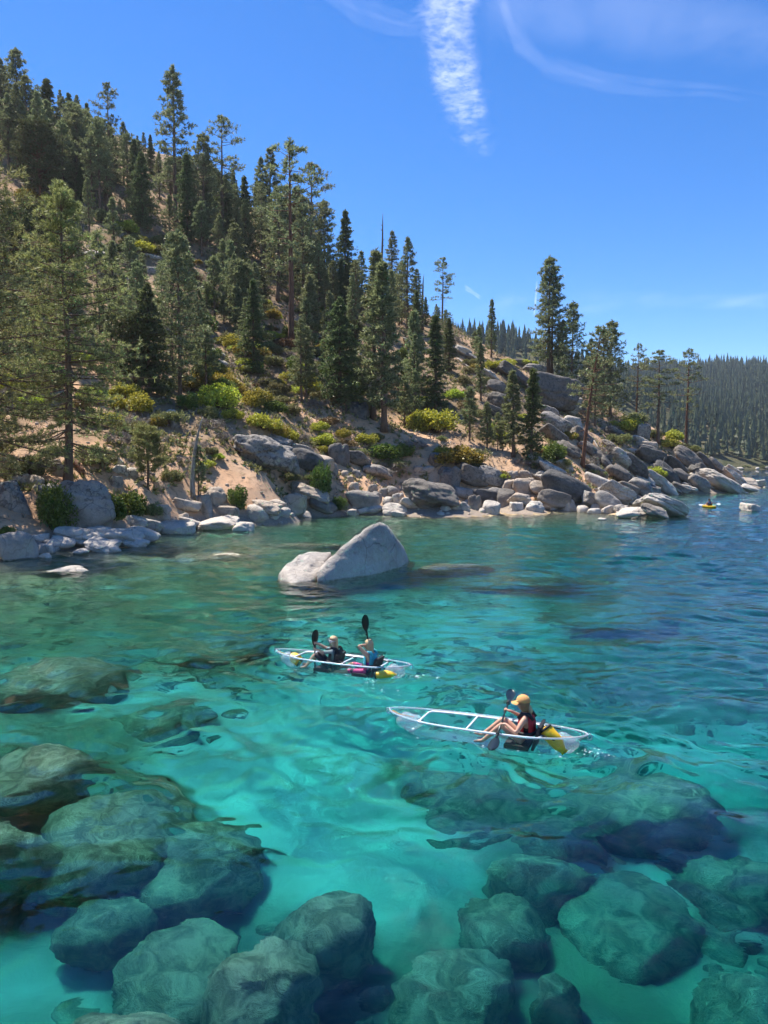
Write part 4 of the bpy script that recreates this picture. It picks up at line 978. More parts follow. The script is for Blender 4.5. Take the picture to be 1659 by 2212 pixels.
PT = {
    'pine_a': tree_meshes('a', M_PINE, M_BARK, seed=1, H=20, cb=0.30, spread=0.15, shape='pine', gap=0.62, nbr=5, tufts=7, irregular=0.5),
    'pine_b': tree_meshes('b', M_PINE, M_BARK, seed=2, H=20, cb=0.16, spread=0.16, shape='cone', gap=0.55, nbr=5, tufts=7, irregular=0.45),
    'pine_c': tree_meshes('c', M_PINE, M_BARK, seed=3, H=20, cb=0.42, spread=0.16, shape='flat', gap=0.75, nbr=4, tufts=8, irregular=0.6, bare=0.12),
    'pine_d': tree_meshes('d', M_PINE, M_BARK, seed=4, H=20, cb=0.22, spread=0.13, shape='cone', gap=0.55, nbr=5, tufts=7, irregular=0.5),
    'pine_e': tree_meshes('e', M_PINE, M_BARK, seed=15, H=20, cb=0.12, spread=0.19, shape='pine', gap=0.6, nbr=6, tufts=8, irregular=0.45),
    'pine_f': tree_meshes('f', M_PINE, M_BARKRED, seed=16, H=22, cb=0.38, spread=0.17, shape='pine', gap=0.8, nbr=4, tufts=8, irregular=0.65, bare=0.15),
    'slim': tree_meshes('g', M_PINE, M_BARK, seed=5, H=18, cb=0.16, spread=0.10, shape='column', gap=0.5, nbr=5, tufts=6, irregular=0.4),
    'fir_a': tree_meshes('h', M_FIR, M_BARK, seed=6, H=18, cb=0.06, spread=0.17, shape='cone', gap=0.42, nbr=6, tufts=8, irregular=0.55, tuft=(0.40, 0.09, 9), up=0.1, droop=0.3, needle_spread=0.55, inner=0.2, tipw=0.75),
    'fir_b': tree_meshes('i', M_FIR, M_BARK, seed=7, H=18, cb=0.05, spread=0.12, shape='column', gap=0.42, nbr=6, tufts=7, irregular=0.6, tuft=(0.40, 0.09, 9), up=0.15, droop=0.25, needle_spread=0.6, inner=0.2, tipw=0.75),
    'fir_c': tree_meshes('j', M_FIR, M_BARK, seed=8, H=16, cb=0.08, spread=0.27, shape='cone', gap=0.46, nbr=6, tufts=12, irregular=0.5, tuft=(0.40, 0.09, 9), up=0.08, droop=0.28, needle_spread=0.55, inner=0.15, tipw=0.75),
    'cedar': tree_meshes('k', M_CEDAR, M_BARKRED, seed=9, H=16, cb=0.2, spread=0.28, shape='round', gap=0.42, nbr=7, tufts=13, irregular=0.3, tuft=(0.36, 0.09, 10), up=0.35, droop=0.1),
    'young': tree_meshes('l', M_PINE, M_BARK, seed=10, H=8, cb=0.14, spread=0.15, shape='cone', gap=0.33, nbr=4, tufts=5, irregular=0.45, tuft=(0.34, 0.05, 10)),
    'young_b': tree_meshes('m', M_PINE, M_BARK, seed=11, H=8, cb=0.30, spread=0.16, shape='pine', gap=0.34, nbr=4, tufts=6, irregular=0.5, tuft=(0.34, 0.05, 10)),
    'sapling': tree_meshes('n', M_PINEHERO, M_BARK, seed=12, H=5.0, cb=0.34, spread=0.24, shape='round', gap=0.2, nbr=5, tufts=8, irregular=0.3, tuft=(0.24, 0.022, 16), up=0.4),
    'lean': tree_meshes('o', M_PINE, M_BARKRED, seed=13, H=18, cb=0.45, spread=0.19, shape='pine', gap=0.7, nbr=4, tufts=7, irregular=0.6, bare=0.35, lean=0.06),
    'hero': tree_meshes('p', M_PINEHERO, M_BARK, seed=41, H=19, cb=0.13, spread=0.25, shape='pine', gap=0.42, nbr=5, tufts=12, irregular=0.5, tuft=(0.27, 0.026, 17), up=0.3, droop=0.32, needle_spread=0.8, inner=0.3, rbase=0.27),
    'hero_b': tree_meshes('q', M_PINEHERO, M_BARK, seed=42, H=20, cb=0.10, spread=0.27, shape='pine', gap=0.40, nbr=5, tufts=12, irregular=0.5, tuft=(0.27, 0.026, 17), up=0.3, droop=0.30, needle_spread=0.8, inner=0.3, rbase=0.28),
}

def plant_tree(kind, p, height, label=None, group=None, rz=None, wide=1.0, name=None, lean=0.0):
    tr, cr, H = PT[kind]
    nm = name or ('fir_tree' if kind.startswith('fir') else 'cedar_tree' if kind == 'cedar' else 'young_pine' if kind in ('young', 'young_b', 'sapling') else 'pine_tree')
    r = bpy.data.objects.new(nm, None); COL.objects.link(r)
    r.empty_display_size = 0.3
    r.location = (p[0], p[1], p[2] - 0.12)
    s = height / H
    r.scale = (s * wide, s * wide, s)
    r.rotation_euler = (0, lean, RR.uniform(0, 6.28) if rz is None else rz)
    r['category'] = 'tree'
    if label: r['label'] = label
    if group: r['group'] = group
    obj('trunk', tr, r); obj('crown', cr, r)
    return r

TREES = [  # u, v of the foot, v of the top, kind, crown width factor, label, landmark phrase
    (147, 1046, 402, 'hero', 1.0, 'tall sunlit pine whose red trunk stands behind the huge left shore boulder', 'the tall red-trunked shore pine'),
    (-42, 1075, 250, 'hero_b', 1.0, 'big pine mostly outside the left edge reaching in with long needled boughs', None),
    (380, 492, 146, 'pine_a', .95, 'tallest skyline pine with a long bare pointed top on the upper left', 'the tallest skyline pine'),
    (239, 428, 180, 'pine_c', .9, 'tall thin-topped pine with a dark straight trunk on the upper left skyline', 'the straight skyline pine'),
    (480, 540, 250, 'pine_c', .95, 'forked pine with two tops right of the tallest skyline pine', 'the forked skyline pine'),
    (442, 532, 286, 'pine_e', 1.0, 'bushy pine pressed against the right side of the tallest skyline pine', None),
    (405, 520, 330, 'fir_a', 1.0, 'dark bushy tree in front of the tallest skyline pine trunk', None),
    (309, 492, 328, 'fir_c', .9, 'broad dense dark fir left of the tallest skyline pine', 'the broad dark skyline fir'),
    (40, 330, 102, 'pine_e', 1.0, 'tall ragged pine at the top left corner of the forest', 'the tall corner pine'),
    (6, 330, 124, 'pine_b', 1.1, 'dark pine cut by the left edge beside the tall corner pine', None),
    (104, 330, 171, 'fir_b', 1.5, 'blunt-topped dense dark conifer right of the tall corner pine', None),
    (88, 444, 273, 'cedar', 1.0, 'round-crowned cedar with a red-brown trunk on the upper left slope', 'the round-crowned cedar'),
    (151, 415, 262, 'fir_b', 1.3, 'dark columnar conifer right of the round-crowned cedar', None),
    (175, 440, 352, 'fir_a', 1.0, 'short dark fir between the cedar and the straight skyline pine', None),
    (133, 300, 193, 'pine_d', 1.0, None, None), (149, 310, 200, 'fir_b', 1.3, None, None), (169, 320, 204, 'pine_b', 1.1, None, None), (190, 340, 222, 'fir_a', 1.0, None, None), (208, 350, 250, 'pine_d', 1.1, None, None), (222, 380, 262, 'fir_b', 1.2, None, None),
    (268, 400, 262, 'pine_b', 1.1, None, None), (298, 380, 291, 'pine_d', 1, None, None), (311, 380, 284, 'pine_d', 1, None, None), (327, 385, 290, 'fir_a', .9, None, None), (345, 430, 330, 'pine_b', 1.1, None, None), (60, 360, 160, 'pine_e', .9, None, None), (20, 360, 200, 'pine_b', 1.1, None, None),
    (566, 560, 338, 'pine_b', .9, None, None), (583, 575, 317, 'pine_d', 1.1, 'narrow dark pine just left of the big middle pine top', None), (530, 550, 380, 'fir_a', 1, None, None), (510, 545, 395, 'pine_e', .9, None, None),
    (630, 748, 298, 'pine_f', 1.05, 'big middle pine with a thick straight bare trunk and open crown', 'the big middle pine'),
    (672, 640, 352, 'pine_c', 1.0, 'tall open pine close behind the big middle pine on its right', None),
    (700, 640, 430, 'pine_e', 1.0, None, None), (600, 650, 400, 'pine_b', 1.1, None, None), (655, 660, 420, 'pine_e', .9, None, None),
    (745, 648, 453, 'fir_a', .95, 'pointed dark conifer standing clear against the sky right of the big middle pine', 'the pointed sky conifer'),
    (781, 690, 540, 'pine_d', 1.2, None, None), (765, 680, 560, 'pine_b', 1, None, None), (720, 680, 560, 'pine_e', 1, None, None),
    (847, 660, 498, 'pine_d', 1.1, 'slender pine just right of the bare snag top', None),
    (881, 715, 511, 'pine_b', 1.0, 'bushy pine with a spiky top between the bare snag and the twin pines', None), (868, 700, 560, 'pine_e', .8, None, None), (900, 715, 580, 'pine_d', 1.1, None, None),
    (956, 710, 556, 'pine_c', 1.1, 'left one of the twin pines against the sky', None), (977, 700, 543, 'pine_a', 1.1, 'right one of the twin pines against the sky', 'the twin sky pines'),
    (1061, 771, 646, 'slim', 1.0, 'lone small dark pine on the crest between twin pines and tall lone pine', 'the lone crest pine'), (1035, 775, 705, 'young', 1.2, None, None), (1026, 770, 715, 'young_b', 1.2, None, None),
    (806, 906, 540, 'slim', 1.15, 'very tall slim pine with a long bare trunk in front of the snag', 'the very tall slim pine'),
    (830, 932, 566, 'slim', 1.3, 'second tall slim pine just right of the very tall slim one', None),
    (734, 877, 642, 'fir_c', 1.0, 'broad dark fir spreading over its own shadow in the middle slope', 'the broad middle fir'),
    (941, 882, 679, 'fir_b', 1.2, 'dark columnar fir in the middle right of the slope', 'the dark columnar fir'), (970, 802, 686, 'fir_a', 1.1, 'pointed dark fir just behind the columnar one', None),
    (1039, 866, 737, 'slim', 1.1, 'slim dark pine below the lone crest pine', None),
    (661, 862, 704, 'young', 1.1, 'thin young pine left of the broad middle fir', None), (548, 804, 602, 'fir_a', 1.0, 'dark tree with a pale bare lower trunk in the middle left slope', 'the pale-trunked tree'), (530, 782, 640, 'pine_d', 1.1, None, None), (508, 720, 546, 'pine_b', 1.0, 'light green pine between the twin-trunk pine and the pale-trunked tree', None),
    (874, 924, 813, 'young_b', 1.0, None, None), (1014, 953, 835, 'young_b', 1.0, None, None), (1052, 968, 868, 'young', 1.1, None, None), (1075, 975, 890, 'young_b', .8, None, None), (1085, 975, 900, 'young', .8, None, None), (895, 900, 800, 'young', 1.0, None, None), (860, 850, 760, 'young', 1.1, None, None),
    (1184, 803, 552, 'pine_e', 1.0, 'tall lone dark pine standing on the rocky crest above the cliff', 'the tall lone crest pine'), (1192, 806, 575, 'pine_b', .9, 'second trunk pressed against the tall lone crest pine', None),
    (1235, 860, 650, 'pine_e', .9, 'shorter bushy pine right of the tall lone crest pine', None), (1215, 830, 690, 'pine_b', 1, None, None),
    (1258, 1008, 705, 'lean', 1.0, 'leaning half-bare pine rooted above the tall domed boulder', 'the leaning half-bare pine'),
    (1300, 905, 709, 'pine_b', 1.0, None, None), (1318, 900, 691, 'pine_e', 1.1, 'wide-crowned pine right of the leaning half-bare pine', None), (1285, 920, 760, 'pine_e', .9, None, None), (1275, 900, 730, 'pine_b', 1, None, None),
    (1374, 916, 741, 'pine_f', .85, 'first of three bare-trunked pines on the rocky point', None), (1422, 960, 757, 'pine_c', 1.35, 'flat-topped middle one of three bare-trunked pines on the point', 'the flat-topped point pine'), (1481, 968, 753, 'pine_f', 1.0, 'last bare-trunked pine toward the tip of the rocky point', 'the last point pine'),
    (1109, 986, 798, 'slim', 1.45, 'left one of two dense dark young pines above the shore rocks', None), (1148, 1005, 795, 'fir_b', 1.15, 'right one of two dense dark young pines above the shore rocks', 'the pair of dense young pines'),
    (389, 862, 495, 'pine_e', .85, 'twin-trunk pine with the thicker trunk in the left middle slope', 'the twin-trunk pine'), (371, 805, 500, 'pine_b', 1.0, 'thinner trunk standing beside the twin-trunk pine', None),
    (322, 855, 611, 'fir_c', .95, 'wide dark shaggy fir left of the twin-trunk pine', 'the wide shaggy fir'), (300, 800, 560, 'pine_e', .9, None, None), (270, 760, 590, 'pine_b', 1.1, None, None), (430, 790, 620, 'pine_b', 1.1, None, None), (350, 700, 560, 'pine_e', .9, None, None),
    (244, 655, 520, 'young', 1.1, None, None), (309, 645, 546, 'young', 1.0, None, None), (193, 510, 382, 'pine_d', 1.1, None, None), (246, 525, 426, 'young', 1.1, None, None), (210, 620, 500, 'young_b', 1.1, None, None), (60, 560, 420, 'pine_b', 1.1, None, None), (20, 620, 430, 'pine_e', .9, None, None), (120, 640, 480, 'pine_d', 1.1, None, None), (75, 740, 560, 'pine_b', 1.1, None, None), (215, 760, 620, 'pine_d', 1.2, None, None), (30, 800, 600, 'pine_e', 1, None, None),
    (320, 1057, 926, 'sapling', 1.0, 'small round-topped sapling pine on the left bank', 'the round-topped sapling'), (429, 1072, 960, 'young_b', 1.0, 'small pine right beside the grey dead snag near the shore', None),
]
def tree_height(p, u, vtop):
    d = ray(u, vtop)
    return max(1.5, CAM_H + d[2] * p[1] / d[1] - p[2])
for u, v, vt, kind, wd, lab, mark in TREES:
    p = ground(u, v)
    if p is None:
        continue
    o = plant_tree(kind, p, tree_height(p, u, vt), lab, 'conifers on the near hillside', wide=wd, lean=0.05 if kind == 'lean' else 0.0, rz=(0.0 if kind == 'lean' else None))
    if mark: MARKS.append((mark, u, vt * 0.6 + v * 0.4))
    if not lab: TOLABEL.append((o, {'fir_a': 'dark pointed fir', 'fir_b': 'dark narrow fir', 'fir_c': 'broad dark fir', 'young': 'thin young pine', 'young_b': 'thin young pine', 'slim': 'slim pine', 'pine_e': 'bushy pine', 'pine_d': 'narrow pine', 'pine_a': 'tall pine', 'pine_c': 'open pine', 'pine_b': 'full pine', 'pine_f': 'open pine'}[kind], u, vt * 0.6 + v * 0.4))

# the forest behind: filling the upper slope up to the skyline
spots = [(*project((p_.location.x, p_.location.y, p_.location.z)), p_) for p_ in []]
for k in range(150):
    u = RR.uniform(-30, 980)
    crest = np.interp(u, [-30, 0, 380, 540, 720, 926, 1000], [240, 250, 380, 440, 600, 690, 740])
    v = crest + RR.uniform(4, 150) ** 1.0
    if v > np.interp(u, [-30, 100, 300, 560, 700, 900, 1000], [470, 430, 500, 585, 700, 760, 770]): continue
    p = ground(u, v)
    if p is None or p[1] < 95: continue
    hm = RR.uniform(8, 17) * (0.85 if u > 650 else 1.0)
    top = project((p[0], p[1], p[2] + hm))[1]
    lim = np.interp(u, [0, 60, 100, 200, 300, 360, 440, 530, 560, 640, 700, 720, 800, 860, 926, 1000], [130, 170, 190, 240, 300, 340, 330, 430, 350, 340, 450, 560, 560, 590, 650, 690])
    if top < lim: hm *= max(0.45, (v - lim) / max(v - top, 1))
    kind = RR.choice(['pine_b', 'pine_d', 'pine_a', 'pine_c', 'pine_e', 'pine_f', 'fir_a', 'pine_a'])
    o = plant_tree(kind, p, hm, None, 'conifers of the dense upper stand', wide=RR.uniform(.9, 1.15))
    TOLABEL.append((o, 'dark fir of the upper stand' if kind.startswith('fir') else 'dark pine of the upper stand', u, v - 25))

cnt = 0
for k in range(500):
    if cnt >= 62: break
    u = RR.uniform(-20, 900); v = RR.uniform(480, 900)
    p = ground(u, v)
    if p is None or p[1] > 150 or p[1] < 66: continue
    if 380 < u < 620 and v > 780 and RR.random() < .7: continue
    if fbm(np.array([p[0] / 12]), np.array([p[1] / 12]), oct=2, seed=14)[0] < -0.1: continue
    hm = RR.uniform(3.5, 10.5)
    kind = RR.choice(['young', 'pine_b', 'young_b', 'pine_e', 'fir_a', 'pine_d', 'cedar', 'young'])
    o = plant_tree(kind, p, hm, None, 'smaller conifers scattered on the slope', wide=RR.uniform(.95, 1.25)); cnt += 1
    TOLABEL.append((o, 'small slope ' + ('fir' if kind == 'fir_a' else 'cedar' if kind == 'cedar' else 'pine'), u, v - 30))

# ---- dead trees
def snag_mesh(seed, H, mat, r0, stubs, tip=0.02, top_twist=0.0, twig=0):
    rg = np.random.default_rng(seed); w = MB()
    zz = np.linspace(0, H, 14)
    ax = np.column_stack([0.02 * H * fbm(zz / H * 2 + seed, zz * 0, oct=2, seed=seed) + top_twist * (zz / H) ** 3, 0.02 * H * fbm(zz / H * 2 + seed + 9, zz * 0, oct=2, seed=seed), zz]); ax[:, :2] -= ax[0, :2]
    w.tube(ax, r0 * (1 - zz / H) ** 0.7 + tip, 7)
    br = MB()
    for k in range(stubs):
        z = H * rg.uniform(0.25, 0.97); o = np.array([np.interp(z, zz, ax[:, 0]), np.interp(z, zz, ax[:, 1]), z])
        az = rg.uniform(0, 6.28); L = rg.uniform(0.03, 0.12) * H * (1.2 - z / H)
        d = np.array([math.cos(az), math.sin(az), rg.uniform(-0.2, 0.7)])
        pts = [o, o + d * L * 0.5, o + d * L + [0, 0, 0.25 * L]]
        br.tube(pts, [0.045 * H / 18 + 0.01, 0.03 * H / 18 + 0.006, 0.006], 4)
        for j in range(twig):
            q = o + d * L * rg.uniform(0.3, 1); br.tube([q, q + (d + rg.normal(size=3) * 0.8) * L * 0.4], [0.008, 0.003], 3)
    return w.build('trunk', [mat]), br.build('branches', [mat])
for u, v, vt, seed, mat, r0, ns, tw, twig, lab, mark in [
    (822, 720, 456, 3, M_SNAG, 0.34, 16, 0.0, 0, 'tall bare dead snag spiking above the forest against the sky', 'the tall bare snag'),
    (913, 712, 591, 5, M_SNAG, 0.30, 14, 0.6, 1, 'broken dark dead trunk with bare twigs left of the twin pines', None),
    (417, 1072, 897, 7, M_DEAD, 0.20, 34, 0.7, 4, 'weathered grey dead tree leaning on the left bank', 'the grey dead tree'),
    (543, 640, 560, 9, M_DEAD, 0.12, 8, 0.0, 0, 'thin pale dead pole on the slope above the pale-trunked tree', None),
    (1430, 1040, 985, 10, M_DEAD, 0.10, 8, 0.5, 1, 'small dead stub among the rocks of the point', None)]:
    p = ground(u, v); Ht = tree_height(p, u, vt)
    r = empty('dead_tree', (p[0], p[1], p[2] - 0.1), lab, 'dead tree', 'dead trees on the slope')
    a, b = snag_mesh(seed, Ht, mat, r0, ns, top_twist=tw, twig=twig)
    obj('trunk', a, r); obj('branches', b, r)
    if mark: MARKS.append((mark, u, vt * 0.7 + v * 0.3))
# fallen logs
for a, b, r0, lab in [((150, 1000), (182, 1032), 0.28, 'split reddish fallen log beside the tall red-trunked shore pine'), ((1268, 940), (1312, 1010), 0.14, 'bare grey fallen trunk lying across the dark rocks of the point'), ((985, 775), (1035, 812), 0.16, 'long grey fallen trunk on the slope under the crest'), ((505, 575), (548, 600), 0.2, 'dark fallen log on the upper slope by the road cut')]:
    pa, pb = ground(*a), ground(*b)
    w = MB(); q = np.linspace(0, 1, 7)[:, None]
    pts = pa * (1 - q) + pb * q; pts[:, 2] = height(pts[:, 0], pts[:, 1]) + r0 * 1.1
    c = pts.mean(0)
    w.tube(pts - c, r0 * np.linspace(1.0, 0.55, 7), 8)
    o = obj('fallen_log', w.build('fallen_log', [M_DEAD if r0 < 0.2 else M_BARKRED]), loc=c); o['label'] = lab; o['category'] = 'log'

# ------------------------------------------------------------------ shrubs
def shrub_meshes(seed, mat, n=2600, leaf=0.085, wid=0.055, flat=0.65, lumps=9, spiky=0.0, twigs=26):
    rg = np.random.default_rng(seed)
    cs = []
    for k in range(lumps):
        a = rg.uniform(0, 6.28); r = rg.uniform(0.1, 0.75)
        cs.append((r * math.cos(a), r * math.sin(a), rg.uniform(0.25, 0.8) * (1 - 0.45 * r), rg.uniform(0.22, 0.42)))
    C, D = [], []
    for cx, cy_, cz, cr in cs:
        m = int(n / lumps)
        d = rg.normal(size=(m, 3)); d /= np.linalg.norm(d, axis=1)[:, None]
        rr = cr * rg.uniform(0.35, 1.25, m) ** 0.7
        p = np.array([cx, cy_, cz]) + d * rr[:, None]
        keep = p[:, 2] > 0.02
        C.append(p[keep]); D.append(d[keep] + [0, 0, 0.35])
    C = np.concatenate(C); D = np.concatenate(D); C[:, 2] *= flat / 0.65
    V, T = blades(C, D / np.linalg.norm(D, axis=1)[:, None], 2, leaf, wid, 0.8, rg)
    st = MB()
    for k in range(twigs):
        cx, cy_, cz, cr = cs[rg.integers(lumps)]
        e = np.array([cx, cy_, cz * flat / 0.65]) + rg.normal(size=3) * cr * 0.5
        m = e * [0.4, 0.4, 0.55] + rg.normal(size=3) * 0.06
        st.tube([np.array([rg.normal() * 0.06, rg.normal() * 0.06, -0.1]), m, e], [0.022, 0.014, 0.005], 4, cap=False)
    return mesh_np('foliage', V, T, [mat], smooth=False), st.build('stem', [M_STEM])
def twig_meshes(seed, n=260):
    rg = np.random.default_rng(seed); C, D = [], []
    st = MB()
    for k in range(34):
        a = rg.uniform(0, 6.28); e = np.array([math.cos(a) * rg.uniform(.3, 1), math.sin(a) * rg.uniform(.3, 1), rg.uniform(.25, .75)])
        m = e * [0.45, 0.45, 0.75] + rg.normal(size=3) * 0.08
        pts = np.array([[rg.normal() * .05, rg.normal() * .05, -.1], m, e])
        st.tube(pts, [0.02, 0.013, 0.005], 4, cap=False)
        for j in range(14):
            q = rg.uniform(0.35, 1); c = m * (1 - q) + e * q
            C.append(c); D.append(e / np.linalg.norm(e) + rg.normal(size=3) * 0.6)
    D = np.array(D); D /= np.linalg.norm(D, axis=1)[:, None]
    V, T = blades(np.array(C), D, 3, 0.24, 0.014, 0.5, rg)
    return mesh_np('foliage', V, T, [M_TWIG], smooth=False), st.build('stem', [M_DEAD])
SH = {
    'bright': [shrub_meshes(s, M_SHRUB) for s in (1, 2, 3)],
    'olive': [shrub_meshes(s, M_OLIVE, leaf=0.075, wid=0.05) for s in (4, 5)],
    'rust': [shrub_meshes(6, M_RUST, n=1900, leaf=0.08)],
    'green': [shrub_meshes(7, M_GREEN, n=2600, leaf=0.12, wid=0.075, flat=0.9, lumps=12), shrub_meshes(8, M_GREEN, n=2400, leaf=0.11, wid=0.05, flat=1.1, lumps=11)],
    'grey': [twig_meshes(9), twig_meshes(10)],
}
COLW = {'bright': 'yellow-green', 'olive': 'olive', 'rust': 'rusty brown', 'green': 'fresh green', 'grey': 'bare grey'}
def plant_shrub(kind, p, r, hgt=1.0, label=None, group='shrubs on the slope'):
    fo, st = RR.choice(SH[kind])
    o = bpy.data.objects.new('dry_brush' if kind == 'grey' else 'shrub', None); COL.objects.link(o)
    o.location = (p[0], p[1], p[2] - 0.05); o.scale = (r, r, r * hgt); o.rotation_euler = (0, 0, RR.uniform(0, 6.28))
    o['category'] = 'shrub'; o['group'] = group
    if label: o['label'] = label
    obj('foliage', fo, o); obj('stem', st, o)
    return o
SHRUBS = [ # u, v of the foot, width in pixels, kind, height factor, label, mark
    (112, 1142, 92, 'green', 1.35, 'dark green leafy bush growing against the huge left shore boulder', 'the leafy bush on the boulder'),
    (12, 1165, 50, 'green', .9, 'low green bush above the round corner boulder', None),
    (240, 1120, 80, 'green', 1.0, 'bright yellow-green bush right of the huge left shore boulder', None), (288, 1112, 70, 'green', 1.1, 'taller fresh green bush beside the bright bush on the left shore', None), (200, 1075, 60, 'green', .7, None, None), (330, 1112, 46, 'olive', 1.2, None, None),
    (513, 1100, 54, 'green', 1.2, 'round light green bush above the pale shore boulders in the left middle', None), (696, 1082, 54, 'green', 1.9, 'upright bright green sapling bush in front of the broad tan boulder', 'the upright green sapling bush'), (734, 1100, 36, 'green', 1.0, None, None), (1267, 1084, 36, 'green', 1.0, 'small green bush at the waterline under the leaning half-bare pine', None), (1112, 1086, 20, 'green', .8, None, None), (1408, 1040, 18, 'green', .8, None, None), (1162, 1082, 24, 'rust', 1.0, None, None),
    (625, 1036, 50, 'olive', .7, None, None), (662, 1036, 36, 'olive', .7, None, None),
    (473, 880, 110, 'bright', .9, 'largest glowing yellow-green shrub right of the twin-trunk pine', 'the largest glowing shrub'), (430, 840, 90, 'bright', .8, None, None), (455, 815, 80, 'bright', .8, None, None), (505, 905, 60, 'bright', .8, None, None), (555, 880, 80, 'bright', 1.0, None, None), (565, 925, 80, 'bright', .8, None, None), (600, 940, 60, 'bright', .8, None, None), (625, 950, 60, 'bright', .8, None, None), (290, 890, 100, 'bright', .9, 'golden shrub mass between the tall shore pine and the wide shaggy fir', None), (240, 915, 70, 'bright', .7, None, None), (330, 920, 60, 'bright', .8, None, None), (270, 860, 70, 'bright', .9, None, None), (25, 850, 90, 'bright', .9, 'bright yellow shrub at the left edge behind the big pine boughs', None), (70, 880, 70, 'bright', .8, None, None), (200, 870, 70, 'bright', .9, None, None),
    (940, 935, 110, 'bright', .9, 'large yellow-green shrub mass left of the pair of dense young pines', 'the large right shrub mass'), (900, 920, 70, 'bright', .9, None, None), (985, 1000, 110, 'bright', .7, 'wide yellow-green shrub above the tan soil bank in the middle right', None), (1020, 995, 70, 'olive', .8, None, None), (955, 985, 50, 'bright', .8, None, None), (885, 890, 60, 'olive', .8, None, None),
    (740, 945, 44, 'bright', .9, None, None), (790, 960, 60, 'bright', .8, None, None), (690, 930, 50, 'bright', .8, None, None), (830, 990, 70, 'green', .7, None, None), (860, 1010, 60, 'olive', .7, None, None), (770, 985, 50, 'olive', .7, None, None), (812, 950, 40, 'olive', .8, None, None), (870, 985, 50, 'green', .8, None, None), (720, 960, 40, 'olive', .7, None, None),
    (495, 745, 60, 'bright', .8, None, None), (520, 760, 50, 'bright', .8, None, None), (560, 770, 50, 'bright', .9, None, None), (590, 790, 50, 'olive', .9, None, None), (600, 850, 60, 'olive', .8, None, None), (640, 800, 50, 'bright', .8, None, None), (580, 730, 40, 'bright', .8, None, None),
    (115, 450, 60, 'bright', 1.0, 'yellow shrub beside the round-crowned cedar trunk', None), (60, 430, 50, 'bright', .9, None, None), (310, 545, 70, 'bright', .6, None, None), (340, 550, 60, 'olive', .6, None, None), (270, 500, 60, 'bright', .8, None, None), (220, 480, 60, 'olive', .8, None, None), (165, 470, 50, 'olive', .8, None, None), (290, 525, 50, 'olive', .7, None, None),
    (1190, 985, 60, 'bright', .8, 'yellow-green shrub on the rocks under the dark blocky cliff', None), (1215, 1010, 50, 'olive', .8, None, None), (1140, 790, 50, 'bright', .6, None, None), (1085, 800, 50, 'bright', .8, None, None), (1065, 795, 40, 'bright', .8, None, None), (1100, 840, 40, 'olive', .8, None, None), (1350, 930, 80, 'bright', .7, None, None), (1450, 950, 60, 'bright', .7, None, None), (1335, 960, 60, 'olive', .8, None, None), (1370, 920, 70, 'olive', .9, None, None), (1440, 965, 60, 'bright', .6, None, None), (1410, 945, 50, 'olive', .7, None, None), (1500, 975, 40, 'olive', .7, None, None), (1460, 970, 50, 'olive', .6, None, None),
    (1015, 790, 40, 'olive', .8, None, None), (1030, 800, 36, 'bright', .8, None, None), (1050, 830, 40, 'olive', .8, None, None), (1000, 830, 50, 'olive', .8, None, None), (985, 860, 50, 'bright', .8, None, None), (1010, 880, 50, 'rust', .8, None, None), (1040, 900, 44, 'olive', .8, None, None), (1070, 930, 44, 'bright', .8, None, None), (920, 830, 44, 'olive', .8, None, None), (960, 850, 40, 'grey', .8, None, None), (1060, 860, 40, 'grey', .8, None, None), (1095, 900, 40, 'olive', .8, None, None), (1130, 910, 40, 'bright', .8, None, None), (1150, 870, 40, 'olive', .8, None, None),
    (60, 1030, 100, 'olive', 1.0, 'wide grey-green bush above the left shore boulders', None), (215, 1000, 80, 'olive', .9, None, None), (190, 985, 60, 'olive', .9, None, None), (20, 1035, 60, 'olive', 1.0, None, None), (120, 985, 60, 'olive', .8, None, None), (370, 1040, 60, 'olive', .9, None, None), (345, 1060, 50, 'grey', .9, None, None), (300, 1035, 34, 'grey', 1.2, None, None), (260, 960, 70, 'grey', .9, 'pale grey dead brush above the left bank', None), (285, 985, 60, 'grey', .8, None, None), (300, 920, 60, 'grey', .8, None, None), (280, 830, 70, 'grey', .9, None, None), (310, 850, 70, 'grey', .8, None, None), (455, 925, 60, 'grey', .8, None, None), (480, 950, 50, 'grey', .8, None, None), (700, 960, 60, 'grey', .7, None, None), (650, 950, 50, 'grey', .6, None, None), (850, 1020, 70, 'grey', .7, None, None), (900, 970, 60, 'grey', .7, None, None), (830, 1030, 50, 'grey', .7, None, None), (1290, 1040, 60, 'grey', 1.0, 'tangle of dark dead brush at the foot of the leaning half-bare pine', None), (1275, 1010, 50, 'grey', 1.2, None, None), (1305, 990, 60, 'grey', 1.0, None, None), (1075, 1035, 44, 'rust', .9, None, None), (1090, 1045, 40, 'grey', .8, None, None), (430, 970, 50, 'grey', .9, None, None), (470, 990, 36, 'bright', .7, None, None), (445, 1010, 50, 'bright', .7, None, None), (455, 980, 40, 'olive', .8, None, None), (395, 1000, 40, 'grey', .8, None, None),
]
for u, v, w, kind, hf, lab, mark in SHRUBS:
    p = ground(u, v)
    if p is None: continue
    r = w * 0.5 * p[1] / FPX * 1.05
    o = plant_shrub(kind, p, r, hf, lab)
    if mark: MARKS.append((mark, u, v - w * 0.3))
    if not lab: TOLABEL.append((o, COLW[kind] + (' brush' if kind == 'grey' else ' shrub'), u, v - w * 0.3))
